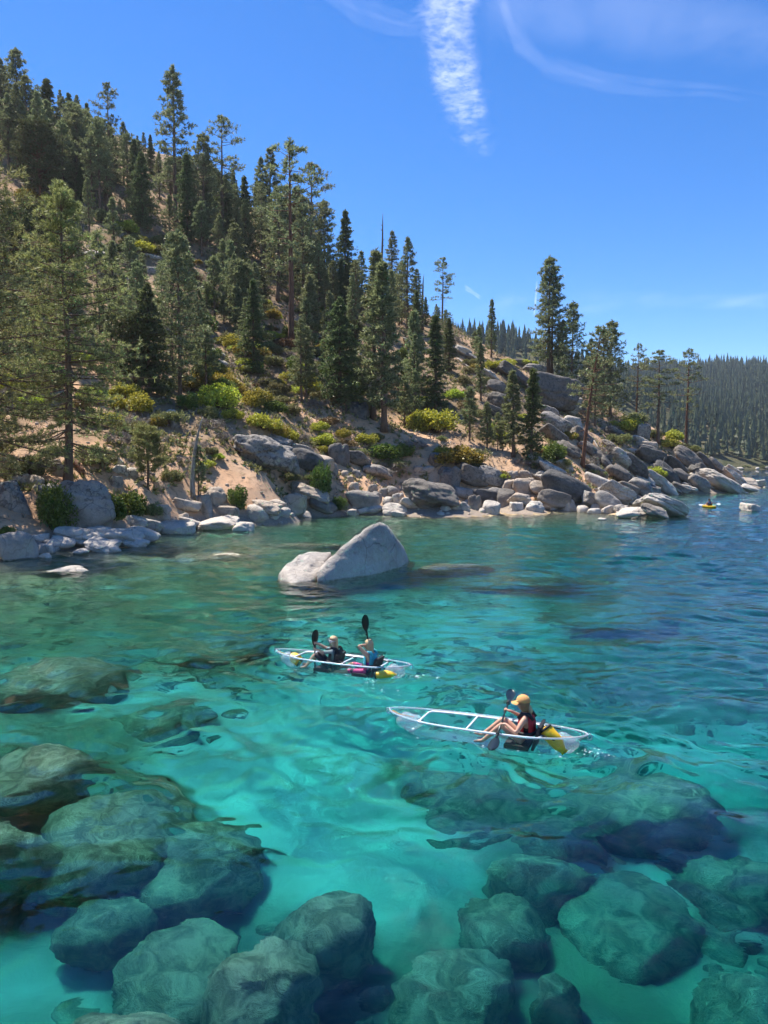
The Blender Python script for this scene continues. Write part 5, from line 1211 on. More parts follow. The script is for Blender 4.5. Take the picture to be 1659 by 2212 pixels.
# more brush over the whole slope
cnt = 0
for k in range(1800):
    if cnt >= 340: break
    u = RR.uniform(-20, 1500) if k % 3 else RR.uniform(380, 800); v = RR.uniform(430, 1040) if k % 3 else RR.uniform(560, 860)
    p = ground(u, v)
    if p is None or p[2] < 2.2 or p[1] > 165: continue
    if fbm(np.array([p[0] / 7]), np.array([p[1] / 7]), oct=2, seed=61)[0] < -0.3 + (0.35 if p[2] < 5 else 0): continue
    kind = RR.choice(['bright', 'olive', 'green', 'bright', 'rust', 'grey', 'olive', 'olive', 'grey'])
    r = RR.uniform(0.6, 1.9)
    o = plant_shrub(kind, p, r, RR.uniform(.6, .95))
    cnt += 1
    TOLABEL.append((o, ('small ' if r < .8 else '') + COLW[kind] + (' brush' if kind == 'grey' else ' shrub'), u, v - 8))

# ground litter: dry twigs, grass and low growth that nobody could count; pebbles on the soil
def scatter(n, seed, urange, vrange, zmin, test=None):
    rg = np.random.default_rng(seed); pts = []
    while len(pts) < n:
        X = rg.uniform(-75, 75, n * 2); Y = rg.uniform(36, 165, n * 2)
        Z = height(X, Y)
        f = Y * CP_ + (CAM_H - Z) * SP_
        ok = (Z > zmin) & (np.abs(X / f) < 0.53) & (rg.random(n * 2) < (60 / Y) ** 1.2)
        if test is not None: ok &= test(X, Y, Z)
        pts += list(np.column_stack([X, Y, Z])[ok])
    return np.array(pts[:n])
rg = np.random.default_rng(71)
S = scatter(9000, 5, None, None, 1.6, lambda X, Y, Z: fbm(X / 5, Y / 5, oct=2, seed=91) > -0.1)
Dn = rg.normal(size=(len(S), 3)) * 0.5 + [0, 0, 1]; Dn /= np.linalg.norm(Dn, axis=1)[:, None]
V, T = blades(S, Dn, 9, 0.42, 0.045, 0.75, rg)
obj('undergrowth', mesh_np('undergrowth', V, T, [M_TWIG], smooth=False), kind='stuff', label='dry twigs and dead low growth over the slope', category='undergrowth')
S = scatter(9500, 6, None, None, 1.6, lambda X, Y, Z: fbm(X / 6, Y / 6, oct=2, seed=92) > -0.3)
Dn = rg.normal(size=(len(S), 3)) * 0.6 + [0, 0, 1]; Dn /= np.linalg.norm(Dn, axis=1)[:, None]
V, T = blades(S + [0, 0, 0.08], Dn, 10, 0.40, 0.11, 0.9, rg)
obj('ground_cover', mesh_np('ground_cover', V, T, [M_OLIVE], smooth=False), kind='stuff', label='low olive ground cover between the shrubs', category='ground cover')
S = scatter(4200, 7, None, None, 0.1)
D2, F2 = ICO[2]; V_, F_ = rock_proto(7, 2, 10, 6)
sz = rg.uniform(0.04, 0.16, len(S)) ** 1.0
V = (V_[None] * sz[:, None, None] * np.array([1, 1, .65]) + S[:, None, :]).reshape(-1, 3)
F = (F_[None] + np.arange(len(S))[:, None, None] * len(V_)).reshape(-1, 3)
obj('pebbles', mesh_np('pebbles', V, F, [M_ROCKTAN]), kind='stuff', label='loose tan stones scattered on the soil', category='stones')

# ------------------------------------------------------------------ forest across the bay
def far_tree(seed, H=14.0):
    rg = np.random.default_rng(seed); w = MB()
    V, T = [], []
    n0 = 0
    for k in range(7):
        t = k / 7; z0 = H * (0.14 + 0.80 * t); r = H * 0.145 * (1 - t) ** 0.8 * rg.uniform(0.75, 1.2) + 0.25; z1 = z0 + H * 0.22
        m = 6
        a = np.arange(m) * 2 * math.pi / m + rg.random() * 6
        rr = r * rg.uniform(0.55, 1.15, m)
        ring = np.column_stack([rr * np.cos(a), rr * np.sin(a), z0 - rg.uniform(0, 0.06, m) * H])
        V.append(np.vstack([ring, [[0, 0, z1]]]))
        T += [[n0 + j, n0 + (j + 1) % m, n0 + m] for j in range(m)]; n0 += m + 1
    V = np.concatenate(V)
    return V, np.array(T)
def trunk_v(H, r):
    V = np.array([[r, 0, 0], [-r * .5, r * .87, 0], [-r * .5, -r * .87, 0], [0, 0, H * .6]]); return V, np.array([[0, 1, 3], [1, 2, 3], [2, 0, 3]])
FTP = [far_tree(s) for s in range(8)]
rg = np.random.default_rng(123)
X = rg.uniform(0, 620, 60000); Y = 450 + 740 * rg.random(60000) ** 0.9
Z = far_height(X, Y)
f = Y * CP_ + (CAM_H - Z) * SP_
uu = X / f * FPX + CX
dens = 0.75 + 1.0 * fbm(X / 38, Y / 38, oct=3, seed=33)
ok = (Z > 0.4) & (Y > 440) & (uu > 930) & (uu < 1740) & (rg.random(len(X)) < dens)
X, Y, Z = X[ok][:11500], Y[ok][:11500], Z[ok][:11500]
Vs, Ts, n0 = [], [], 0
for k in range(len(X)):
    v, t = FTP[k % 8]
    s = 0.45 + 0.95 * rg.random() ** 1.3; c, sn = math.cos(k), math.sin(k)
    Vs.append(np.column_stack([(v[:, 0] * c - v[:, 1] * sn) * s, (v[:, 0] * sn + v[:, 1] * c) * s, v[:, 2] * s]) + [X[k], Y[k], Z[k]])
    Ts.append(t + n0); n0 += len(v)
obj('far_forest', mesh_np('far_forest', np.concatenate(Vs), np.concatenate(Ts), [M_FARTREE], smooth=False), kind='stuff', label='dense conifer forest covering the slopes across the bay', category='forest')
fme = [mesh_np('crown', v, t, [M_FARTREE], smooth=False) for v, t in FTP]
ftr = mesh_np('trunk', *trunk_v(14, 0.28), [M_BARK], smooth=False)
k = 0
for i in range(600):
    if k >= 60: break
    X1, Y1 = rg.uniform(150, 300), rg.uniform(455, 540)
    Z1 = float(far_height(np.array([X1]), np.array([Y1]))[0])
    if not 0.15 < Z1 < 9: continue
    u, v = project((X1, Y1, Z1))
    if not 1490 < u < 1700: continue
    r = bpy.data.objects.new('far_conifer', None); COL.objects.link(r); r.location = (X1, Y1, Z1 - 0.3)
    s = rg.uniform(0.6, 1.15); r.scale = (s, s, s); r.rotation_euler = (0, 0, rg.random() * 6)
    r['category'] = 'tree'; r['group'] = 'conifers along the far shore'
    obj('crown', fme[k % 8], r); obj('trunk', ftr, r)
    TOLABEL.append((r, 'far shore conifer', u, v - 15)); k += 1
# bushes and stones along the far waterline
for i in range(26):
    X1 = 205 + i * 4.6 + rg.uniform(-2, 2)
    ys = np.linspace(430, 520, 200); zs = far_height(np.full(200, X1), ys); Y1 = ys[np.argmax(zs > 0.15)]
    u, v = project((X1, Y1, 0.3))
    if u > 1690: continue
    if i % 2:
        o = plant_shrub('olive', (X1, Y1 + 3, 0.6), rg.uniform(1.8, 3.2), .8, None, 'bushes along the far shore')
        TOLABEL.append((o, 'far shore bush', u, v - 5))
    else:
        o = place_rock((X1, Y1, 0), rg.uniform(2, 5), rg.uniform(.8, 1.6), W_, 0, sub=3); o['group'] = 'rocks along the far shore'
        TOLABEL.append((o, 'far shore rock', u, v))

# ------------------------------------------------------------------ kayaks, paddles, bags, people
M_CLEAR = clear_mat('clear_polycarbonate', (0.92, 0.97, 0.98), 0.9, 0.03)
M_LIP = clear_mat('clear_lip', (0.80, 0.88, 0.93), 1.0, 0.34)
M_BALL = clear_mat('clear_float', (0.90, 0.94, 0.97), 1.3, 0.22)
M_ALU = simple('white_aluminium', (0.80, 0.81, 0.82), 0.3, 0.0, 0.03)
M_BLACK = simple('black_webbing', (0.012, 0.013, 0.015), 0.7, 0, 0.3)
M_PADDLE = simple('black_paddle', (0.010, 0.016, 0.016), 0.28, 0, 0.2)
M_WPADDLE = simple('white_paddle', (0.75, 0.75, 0.74), 0.4)
M_YELLOW = simple('yellow_vinyl', (0.80, 0.47, 0.012), 0.42, 0, 0.12, 12, 0.4)
M_ROPE = simple('orange_rope', (0.55, 0.22, 0.03), 0.8, 0, 0.2)
M_YHULL = simple('yellow_hull', (0.72, 0.48, 0.02), 0.35, 0, 0.05)
M_SKIN = simple('tanned_skin', (0.52, 0.285, 0.19), 0.5, 0, 0.08, 30)
M_SKIN2 = simple('fair_skin', (0.58, 0.34, 0.24), 0.5, 0, 0.08, 30)
M_RED = simple('red_vest', (0.38, 0.018, 0.022), 0.7, 0, 0.12)
M_TEAL = simple('turquoise_vest', (0.05, 0.38, 0.46), 0.7, 0, 0.12)
M_NAVY = simple('black_vest', (0.012, 0.014, 0.018), 0.7, 0, 0.2)
M_GREYSH = simple('grey_shirt', (0.15, 0.20, 0.21), 0.8, 0, 0.12)
M_PURPLE = simple('magenta_top', (0.36, 0.03, 0.30), 0.75, 0, 0.15)
M_LEGG = simple('black_leggings', (0.02, 0.019, 0.024), 0.7, 0, 0.2)
M_SHORTS = None
def pattern_mat():
    m, ns, ln = new_mat('patterned_shorts')
    tc = ns.new('ShaderNodeTexCoord'); v = N(ns, 'ShaderNodeTexVoronoi', Scale=14.0); ln.new(tc.outputs['Object'], v.inputs['Vector'])
    s = ns.new('ShaderNodeSeparateColor'); ln.new(v.outputs['Color'], s.inputs[0])
    r = ns.new('ShaderNodeValToRGB'); ln.new(s.outputs[0], r.inputs[0])
    e = r.color_ramp.elements; e[0].color = (0.55, 0.03, 0.16, 1); e[1].color = (0.10, 0.03, 0.22, 1); n_ = e.new(0.5); n_.color = (0.65, 0.10, 0.25, 1); n2 = e.new(0.75); n2.color = (0.02, 0.02, 0.04, 1)
    ln.new(r.outputs[0], ns['Principled BSDF'].inputs['Base Color']); ns['Principled BSDF'].inputs['Roughness'].default_value = 0.8
    return m
M_SHORTS = pattern_mat()
M_HAIR = simple('blond_hair', (0.52, 0.35, 0.19), 0.55, 0, 0.35, 60, 0.3)
M_HAIRD = simple('dark_blond_hair', (0.22, 0.13, 0.06), 0.55, 0, 0.35, 60, 0.3)
M_CAP = simple('tan_cap', (0.60, 0.30, 0.10), 0.8, 0, 0.12)
M_BLUE = simple('navy_vest', (0.03, 0.055, 0.19), 0.7, 0, 0.2)
M_WHITE = simple('white_frame', (0.8, 0.8, 0.8), 0.4)
M_LENS = simple('dark_lens', (0.008, 0.008, 0.01), 0.12)

def in_craft(c, name, label, cat, group=None):
    e = empty(name, (c.c[0], c.c[1], 0.0), label, cat, group)
    e.rotation_euler = (0, 0, c.rot)
    return e

def hull_surface(L, beam, rim, draft, nx=56, ns_=26, shrink=1.0):
    t = np.linspace(-1, 1, nx); t = np.sign(t) * np.abs(t) ** 0.85
    out = np.zeros((nx, ns_, 3))
    for i, q in enumerate(t):
        q = max(-0.9995, min(0.9995, q))
        b = beam / 2 * (1 - abs(q) ** 2.5) ** 0.58 * shrink
        rz = rim + 0.05 * abs(q) ** 4
        dp = (rim + draft) * (1 - abs(q) ** 5) ** 0.9 + 0.07
        dp = min(dp, rz + draft)
        ph = np.linspace(0, math.pi, ns_)
        out[i, :, 0] = q * L / 2 * (1 - 0.06 * np.sin(ph) * abs(q) ** 3)
        out[i, :, 1] = -b * np.sign(np.cos(ph)) * np.abs(np.cos(ph)) ** 0.62
        out[i, :, 2] = rz - dp * np.sin(ph) ** 0.62
    return out

def clear_kayak(c, label, seats, bars, rails):
    e = in_craft(c, 'clear_kayak', label, 'kayak', 'clear kayaks')
    S = hull_surface(c.len, c.beam, c.rim, c.draft)
    w = MB(); w.grid(S); obj('hull', w.build('hull', [M_CLEAR]), e)
    w = MB()
    rimp = np.vstack([S[:, 0], S[::-1, -1]]); w.tube(np.vstack([rimp, rimp[:1]]), 0.017, 8, cap=False)
    obj('rim', w.build('rim', [M_LIP]), e)
    # frame: two bent side rails joined by rounded ends, and cross bars
    x0, x1 = rails
    def yin(x): return max(0.05, float(c.half(np.array([x]))[0]) * 0.90)
    xs = np.linspace(x0 + 0.05, x1 - 0.05, 26)
    rail = MB()
    side = [np.array([x, yin(x), c.rim - 0.015]) for x in xs]
    loop = [np.array([x0, yin(x0) * 0.75, c.rim - 0.02]), *side, np.array([x1, yin(x1) * 0.75, c.rim - 0.02])]
    for sgn, nm in ((1, 'side_rail'), (-1, 'side_rail')):
        w = MB(); w.tube(np.array(loop) * [1, sgn, 1], 0.020, 8); obj(nm, w.build(nm, [M_ALU]), e)
    for x in (x0, x1, *bars):
        y_ = yin(x) * (0.78 if x in (x0, x1) else 1.0)
        w = MB(); w.tube([[x, -y_, c.rim - 0.02], [x, 0, c.rim - 0.018], [x, y_, c.rim - 0.02]], 0.018, 8); obj('cross_bar', w.build('cross_bar', [M_ALU]), e)
    # seats
    for sx in seats:
        w = MB(); w.box((sx + 0.12, 0, -c.draft + 0.075), (0.42, 0.46, 0.07)); s = obj('seat', w.build('seat', [M_BLACK], False), e)
        a = 0.28; Rm = np.array([[math.cos(a), 0, -math.sin(a)], [0, 1, 0], [math.sin(a), 0, math.cos(a)]])
        w = MB(); w.box((sx - 0.22, 0, 0.20), (0.05, 0.46, 0.44), Rm); obj('backrest', w.build('backrest', [M_BLACK], False), e)
        for sg in (-1, 1):
            w = MB(); w.tube([[sx - 0.25, 0.2 * sg, 0.3], [sx - 0.55, 0.30 * sg, c.rim - 0.02]], 0.011, 5); obj('strap', w.build('strap', [M_BLACK]), e)
    # clear buoyancy floats at both ends, with cord
    D, F = ICO[4]
    for sg in (-1, 1):
        x = sg * c.len * 0.40
        V = D * [0.30, 0.17, 0.165]; V[:, 2] += 0.02 * np.sin(V[:, 0] * 20); V = V * (1 - 0.25 * np.clip(sg * V[:, :1] / 0.3, 0, 1)) + [x, 0, 0.125]
        obj('float', mesh_np('float', V, F, [M_BALL]), e)
        w = MB(); w.tube([[sg * c.len * 0.485, 0.0, c.rim + 0.02], [sg * c.len * 0.44, 0.03, c.rim - 0.02], [sg * c.len * 0.36, 0.06, c.rim - 0.03]], 0.008, 5); obj('cord', w.build('cord', [M_ROPE]), e)
        w = MB(); a = np.linspace(0, 2 * math.pi, 12); w.tube(np.column_stack([sg * (c.len / 2 + 0.03) + 0.035 * np.cos(a), a * 0, c.rim + 0.01 + 0.05 * np.sin(a)]), 0.012, 6); obj('grab_handle', w.build('grab_handle', [M_LIP]), e)
    return e
BARS = lambda c: c
k1 = clear_kayak(SOLO, 'clear see-through kayak with white frame carrying one paddler', [-0.74], [0.22], (-1.05, 1.12))
k2 = clear_kayak(DUO, 'clear see-through kayak with white frame carrying two paddlers', [0.28, -0.72], [-0.18], (-1.10, 1.12))

def drybag(c, p, q, r, label, dark=0.0, clear=False):
    """roll-top bag lying from point p (bottom) to q (rolled end), local to the craft"""
    e = in_craft(c, 'dry_bag', label, 'bag', 'yellow dry bags in the kayaks')
    p, q = np.array(p, float), np.array(q, float); t = np.linspace(0, 1, 14)
    pts = p + np.outer(t, q - p)
    rad = r * np.interp(t, [0, .04, .12, .5, .8, .92, 1.0], [.2, .8, 1.0, 1.05, .85, .55, .42])
    w = MB(); w.tube(pts, rad, 14, flat=0.72); V = np.concatenate(w.v); 
    w.v = [V + 0.012 * np.stack([fbm(V[:, 0] * 9, V[:, 1] * 9, V[:, 2] * 9, seed=k) for k in (1, 2, 3)], 1)]
    obj('sack', w.build('sack', [M_YELLOW]), e)
    w = MB(); w.tube([q - (q - p) * 0.02, q + (q - p) * 0.07], [r * 0.5, r * 0.55], 10, flat=0.3); obj('rolled_top', w.build('rolled_top', [M_BLACK if dark else M_YELLOW]), e)
    w = MB(); w.tube([p + (q - p) * 0.01, p + (q - p) * 0.09], [r * 0.85, r * 1.07], 14, flat=0.74); obj('base', w.build('base', [M_BLACK]), e)
    w = MB(); d = (q - p); n_ = np.array([0, 1.0, 0]); w.tube([q, q + n_ * 0.06 + d * 0.06, q + d * 0.02], 0.008, 5); obj('buckle', w.build('buckle', [M_BLACK]), e)
    return e
drybag(SOLO, (-1.08, 0.10, 0.38), (-1.42, 0.15, 0.03), 0.125, 'yellow dry bag with dark base propped behind the solo paddler', 0)
drybag(DUO, (1.10, -0.02, 0.05), (1.36, 0.0, 0.24), 0.14, 'yellow and black dry bag in the bow of the tandem kayak', 1)
drybag(DUO, (-0.98, 0.22, 0.06), (-1.44, 0.12, 0.10), 0.12, 'yellow dry bag lying in the stern of the tandem kayak', 0)

def paddle(T0, T1, label, mat, blade_dir=(0, 0, 1), group='black paddles', turn=0.0, scale=1.0):
    T0, T1 = np.asarray(T0, float), np.asarray(T1, float)
    c = (T0 + T1) / 2; d = (T1 - T0); L = np.linalg.norm(d); d /= L
    e = empty('paddle', c, label, 'paddle', group)
    w = MB(); w.tube([-d * (L / 2 - 0.40), d * 0, d * (L / 2 - 0.40)], 0.019, 8); obj('shaft', w.build('shaft', [mat]), e)
    ref = np.asarray(blade_dir, float)
    for sg in (-1, 1):
        ax = d * sg
        sd = ref - ax * (ref @ ax); sd /= np.linalg.norm(sd); nn = np.cross(ax, sd)
        if sg < 0 and turn:
            sd, nn = sd * math.cos(turn) + nn * math.sin(turn), nn * math.cos(turn) - sd * math.sin(turn)
        t = np.linspace(0, 1, 12); base = ax * (L / 2 - 0.47)
        hw = np.interp(t, [0, .12, .35, .65, .85, .95, 1], [.022, .05, .082, .09, .07, .042, .008]) * scale
        G = np.zeros((12, 9, 3))
        for i in range(12):
            s = np.linspace(-1, 1, 9)
            off = 0.012 * (1 - s ** 2) + 0.02 * t[i] ** 2
            G[i] = base + ax * (0.47 * t[i]) + np.outer(s * hw[i] + 0.012 * t[i], sd) - np.outer(off * 1.4 - 0.006, nn)
        w = MB(); w.grid(G); G2 = G[:, ::-1] + nn * 0.006; w.grid(G2); obj('blade', w.build('blade', [mat]), e)
        w = MB(); w.tube([ax * (L / 2 - 0.52), ax * (L / 2 - 0.44)], 0.024, 8); obj('ferrule', w.build('ferrule', [mat]), e)
    for sg in (-1, 1):
        w = MB(); w.tube([d * sg * (L / 2 - 0.55), d * sg * (L / 2 - 0.535)], 0.034, 10); obj('drip_ring', w.build('drip_ring', [M_BLACK]), e)
    return e

def at_v(T0, T1, v):
    """point on the paddle that is seen at image height v"""
    lo, hi = 0.0, 1.0
    for _ in range(40):
        m = (lo + hi) / 2
        if project(T0 + (T1 - T0) * m)[1] > v: lo = m
        else: hi = m
    return T0 + (T1 - T0) * lo

def to_local(c, p):
    d = np.asarray(p, float) - c.c
    return np.array([d @ c.ax, d @ c.ay, p[2]])
def dir_local(c, d):
    d = np.asarray(d, float); return np.array([d @ c.ax, d @ c.ay, d[2]])

def elbow(sh, wr, bend, la=0.28, lf=0.25):
    d = wr - sh; D = np.linalg.norm(d); D_ = min(D, la + lf - 0.005); u_ = d / D
    if D > la + lf: wr = sh + u_ * (la + lf - 0.005)
    x = (la * la - lf * lf + D_ * D_) / (2 * D_); h = math.sqrt(max(la * la - x * x, 1e-4))
    b = np.asarray(bend, float); b = b - u_ * (b @ u_); b /= np.linalg.norm(b)
    return sh + u_ * x + b * h, wr

def person(c, label, J, grips, mats, regions, face, scale=1.0):
    """J: joints in craft space; grips: {'l': (point, shaft direction), 'r': ...}; regions: bone -> material index"""
    e = in_craft(c, 'person', label, 'person', 'kayakers')
    vs, es, rs_, reg = [], [], [], []
    def add(p, r, par=None, rg_='skin'):
        vs.append(np.asarray(p, float)); rs_.append(r if hasattr(r, '__len__') else (r, r)); reg.append(rg_)
        if par is not None: es.append((par, len(vs) - 1))
        return len(vs) - 1
    pel = add(J['pelvis'], (0.15, 0.12), None, 'hips')
    sp = add(J['spine'], (0.13, 0.105), pel, 'torso')
    ch = add(J['chest'], (0.15, 0.11), sp, 'torso')
    nk = add(J['neck'], 0.052, ch, 'skin')
    hb = np.asarray(J['head'], float); fdir = np.asarray(face, float); fdir /= np.linalg.norm(fdir)
    jaw = add(hb + [0, 0, -0.075] + fdir * 0.012, 0.072, nk, 'skin')
    cr = add(hb + fdir * 0.004, (0.088, 0.088), jaw, 'skin')
    tp = add(hb + [0, 0, 0.085], 0.062, cr, 'skin')
    add(hb + fdir * 0.10 + [0, 0, -0.02], 0.014, cr, 'skin')          # nose
    for s, k in ((1, 'l'), (-1, 'r')):
        sh = np.array(J['shoulder_' + k], float)
        si = add(sh, 0.058, ch, 'upper_arm')
        g, sd = grips[k]
        sd = sd / np.linalg.norm(sd)
        el, wr = elbow(sh, g - (g - sh) / np.linalg.norm(g - sh) * 0.085, J.get('bend_' + k, (0, s * 0.4, -1)))
        ei = add(el, 0.040, si, 'fore_arm'); wi = add(wr, 0.027, ei, 'hand')
        f = (g - wr) / (np.linalg.norm(g - wr) + 1e-9); n_ = np.cross(sd, f); n_ /= np.linalg.norm(n_) + 1e-9
        pm = add(g - f * 0.032, (0.030, 0.020), wi, 'hand')
        for q, ln_ in zip((-1.5, -0.5, 0.5, 1.5), (0.85, 1.0, 1.05, 0.95)):
            o_ = sd * q * 0.019
            a = add(g + o_ + n_ * 0.026 - f * 0.012, 0.0095, pm, 'hand'); b = add(g + o_ + n_ * 0.018 * ln_ + f * 0.026, 0.0088, a, 'hand'); add(g + o_ - n_ * 0.014 * ln_ + f * 0.026, 0.0078, b, 'hand')
        a = add(g + sd * 0.040 - n_ * 0.024 - f * 0.014, 0.010, pm, 'hand'); add(g + sd * 0.046 - n_ * 0.010 + f * 0.018, 0.0085, a, 'hand')
        hp = add(J['hip_' + k], 0.088, pel, 'thigh'); kn = add(J['knee_' + k], 0.056, hp, 'thigh' if 'knee' not in regions else 'knee')
        mid = np.asarray(J['knee_' + k], float) * 0.6 + np.asarray(J['ankle_' + k], float) * 0.4
        cf = add(mid + [0.0, 0, -0.012], 0.052, kn, 'shin'); an = add(J['ankle_' + k], 0.033, cf, 'foot')
        hl = np.asarray(J['ankle_' + k], float); add(np.asarray(J['toe_' + k], float), (0.040, 0.018), an, 'foot')
    me = bpy.data.meshes.new('body_cage'); me.from_pydata([tuple(v) for v in vs], es, [])
    tmp = bpy.data.objects.new('body_cage', me); COL.objects.link(tmp)
    md = tmp.modifiers.new('s', 'SKIN'); md.use_smooth_shade = True; md.branch_smoothing = 0.4
    for i, r in enumerate(rs_): me.skin_vertices[0].data[i].radius = r
    for i in range(len(vs)): me.skin_vertices[0].data[i].use_root = (i == 0)
    ss = tmp.modifiers.new('u', 'SUBSURF'); ss.levels = 2; ss.render_levels = 2
    dg = bpy.context.evaluated_depsgraph_get()
    bme = bpy.data.meshes.new_from_object(tmp.evaluated_get(dg)); bme.name = 'body'
    bpy.data.objects.remove(tmp)
    bme.materials.clear()
    for m in mats: bme.materials.append(m)
    co = np.empty(len(bme.vertices) * 3, np.float32); bme.vertices.foreach_get('co', co); co = co.reshape(-1, 3)
    A_ = np.array([vs[a] for a, b in es]); B_ = np.array([vs[b] for a, b in es]); d = B_ - A_; dd = (d * d).sum(1) + 1e-9
    ctr = np.empty(len(bme.polygons) * 3, np.float32); bme.polygons.foreach_get('center', ctr); ctr = ctr.reshape(-1, 3)
    t = np.clip(((ctr[:, None] - A_[None]) * d[None]).sum(2) / dd, 0, 1)
    k = np.argmin(((A_[None] + d[None] * t[:, :, None] - ctr[:, None]) ** 2).sum(2), 1)
    mi = [regions.get(reg[es[i][1]], 0) for i in k]
    bme.polygons.foreach_set('material_index', mi); bme.polygons.foreach_set('use_smooth', [True] * len(mi)); bme.update()
    obj('body', bme, e)
    return e, hb, fdir

def vest(e, J, mat, trim, high=0.02):
    sp, ch, pel = (np.asarray(J[k], float) for k in ('spine', 'chest', 'pelvis'))
    lo = pel * 0.45 + sp * 0.55
    G = []
    for t, rx, ry in ((0, .135, .185), (.2, .15, .20), (.5, .155, .205), (.8, .15, .20), (1.0, .13, .175), (1.12, .10, .13)):
        cpt = lo + (ch + [0, 0, 0.04] - lo) * t
        a = np.linspace(0, 2 * math.pi, 22, endpoint=False)
        G.append(np.column_stack([cpt[0] + rx * np.cos(a), cpt[1] + ry * np.sin(a), np.full(22, cpt[2])]))
    G = np.array(G)                                # front and back panels, open at the sides
    idx = [[(k - 5) % 22 for k in range(11)], [(k + 7) % 22 for k in range(9)]]
    w = MB(); w.grid(G[:, idx[0]]); w.grid((G[:, idx[0]] - lo) * [0.93, 0.93, 1] + lo)
    o = obj('life_vest', w.build('life_vest', [mat]), e)
    w = MB(); w.grid(G[:, idx[1]]); w.grid((G[:, idx[1]] - lo) * [0.93, 0.93, 1] + lo)
    obj('back_panel', w.build('back_panel', [mat]), o)
    for s in (1, -1):
        w = MB(); w.tube([ch + [0.12, 0.10 * s, 0.02], ch + [0.06, 0.11 * s, 0.105], ch + [-0.06, 0.11 * s, 0.11], ch + [-0.13, 0.10 * s, 0.02]], 0.038, 8, flat=0.6); obj('shoulder_strap', w.build('shoulder_strap', [trim]), o)
    w = MB(); a = np.linspace(0, 2 * math.pi, 24); cpt = lo * 0.8 + ch * 0.2
    w.tube(np.column_stack([cpt[0] + 0.158 * np.cos(a), cpt[1] + 0.208 * np.sin(a), a * 0 + cpt[2]]), 0.03, 6); obj('belt', w.build('belt', [M_BLACK]), o)

def hair(e, hb, f, mat, length, back=True):
    D, F = ICO[4]
    f = f / np.linalg.norm(f)
    fx = np.array([f[0], f[1], 0]); fx /= np.linalg.norm(fx)
    V = D * [0.110, 0.108, 0.122]
    d = V @ fx
    cut = np.clip((d - 0.02) / 0.06, 0, 1) * np.clip((0.055 - V[:, 2]) / 0.05, 0, 1)      # leave the face free
    V = V - np.outer(cut * (d + 0.02), fx) * 1.0
    V[:, 2] = np.where(V[:, 2] < -0.02, V[:, 2] - np.clip(-(V @ fx) + 0.05, 0, 0.2) * length * 4, V[:, 2])
    V = V * (1 + 0.03 * fbm(D[:, 0] * 9, D[:, 1] * 9, D[:, 2] * 2, seed=4))[:, None] - fx * 0.012
    o = obj('hair', mesh_np('hair', V + hb + [0, 0, 0.012], F, [mat]), e)
    return o
def glasses(e, hb, f, frame, lens):
    f = f / np.linalg.norm(f); s = np.cross([0, 0, 1.0], f); s /= np.linalg.norm(s)
    w = MB()
    for k in (-1, 1):
        a = np.linspace(0, 2 * math.pi, 12); c0 = hb + f * 0.098 + s * 0.034 * k + np.array([0, 0, 0.008])
        w.tube(c0 + np.outer(np.cos(a) * 0.026, s) + np.outer(np.sin(a) * 0.021, [0, 0, 1]), 0.006, 5)
        w.tube([hb + f * 0.095 + s * 0.06 * k + [0, 0, .012], hb - f * 0.01 + s * 0.092 * k + [0, 0, .012]], 0.005, 5)
    o = obj('sunglasses', w.build('sunglasses', [frame]), e)
    for k in (-1, 1):
        a = np.linspace(0, 2 * math.pi, 12, endpoint=False); c0 = hb + f * 0.100 + s * 0.034 * k + np.array([0, 0, 0.008])
        V = np.vstack([c0 + np.outer(np.cos(a) * 0.024, s) + np.outer(np.sin(a) * 0.019, [0, 0, 1]), [c0 + f * 0.004]])
        obj('lens', mesh_np('lens', V, np.array([[i, (i + 1) % 12, 12] for i in range(12)]), [lens]), o)
def mouth(e, hb, f):
    f = f / np.linalg.norm(f); s = np.cross([0, 0, 1.0], f)
    w = MB(); w.tube([hb + f * 0.083 - s * 0.022 + [0, 0, -.062], hb + f * 0.09 + [0, 0, -.066], hb + f * 0.083 + s * 0.022 + [0, 0, -.062]], 0.006, 5)
    obj('lips', w.build('lips', [simple('lips', (0.42, 0.12, 0.10), 0.5)]), e)

# ---- solo paddler
T0 = plane(1062, 1624, 0.20)
d = ray(1108, 1488); w_ = EYE - T0; A2, B2, C2 = d @ d, 2 * w_ @ d, w_ @ w_ - 2.12 ** 2
T1 = EYE + d * ((-B2 + math.sqrt(max(B2 * B2 - 4 * A2 * C2, 0))) / (2 * A2))
paddle(T0, T1, 'black double paddle held by the solo paddler in the tan cap', M_PADDLE, np.cross(T1 - T0, T1 - EYE), turn=0.35)
gl, gr = to_local(SOLO, at_v(T0, T1, 1566)), to_local(SOLO, at_v(T0, T1, 1534))
sdl = dir_local(SOLO, T1 - T0)
x0 = -0.74
J = {'pelvis': (x0, 0, .10), 'spine': (x0 - .05, 0, .28), 'chest': (x0 - .02, 0, .455), 'neck': (x0 + .02, 0, .60), 'head': (x0 + .05, .0, .715),
     'shoulder_l': (x0 - .01, .175, .50), 'shoulder_r': (x0 + .02, -.175, .50), 'hip_l': (x0 + .06, .09, .08), 'hip_r': (x0 + .06, -.09, .08),
     'knee_l': (x0 + .40, .13, .34), 'knee_r': (x0 + .42, -.12, .37), 'ankle_l': (x0 + .74, .11, .0), 'ankle_r': (x0 + .80, -.10, .03), 'toe_l': (x0 + .89, .13, -.02), 'toe_r': (x0 + .95, -.10, .06), 'bend_l': (-.4, .6, -.7), 'bend_r': (-.1, -.8, -.6)}
e, hb, fd = person(SOLO, 'person in tan cap and red life vest paddling the nearer clear kayak', J, {'l': (gl, sdl), 'r': (gr, sdl)}, [M_SKIN, M_NAVY], {'torso': 1, 'hips': 1}, (1, -0.15, -0.12))
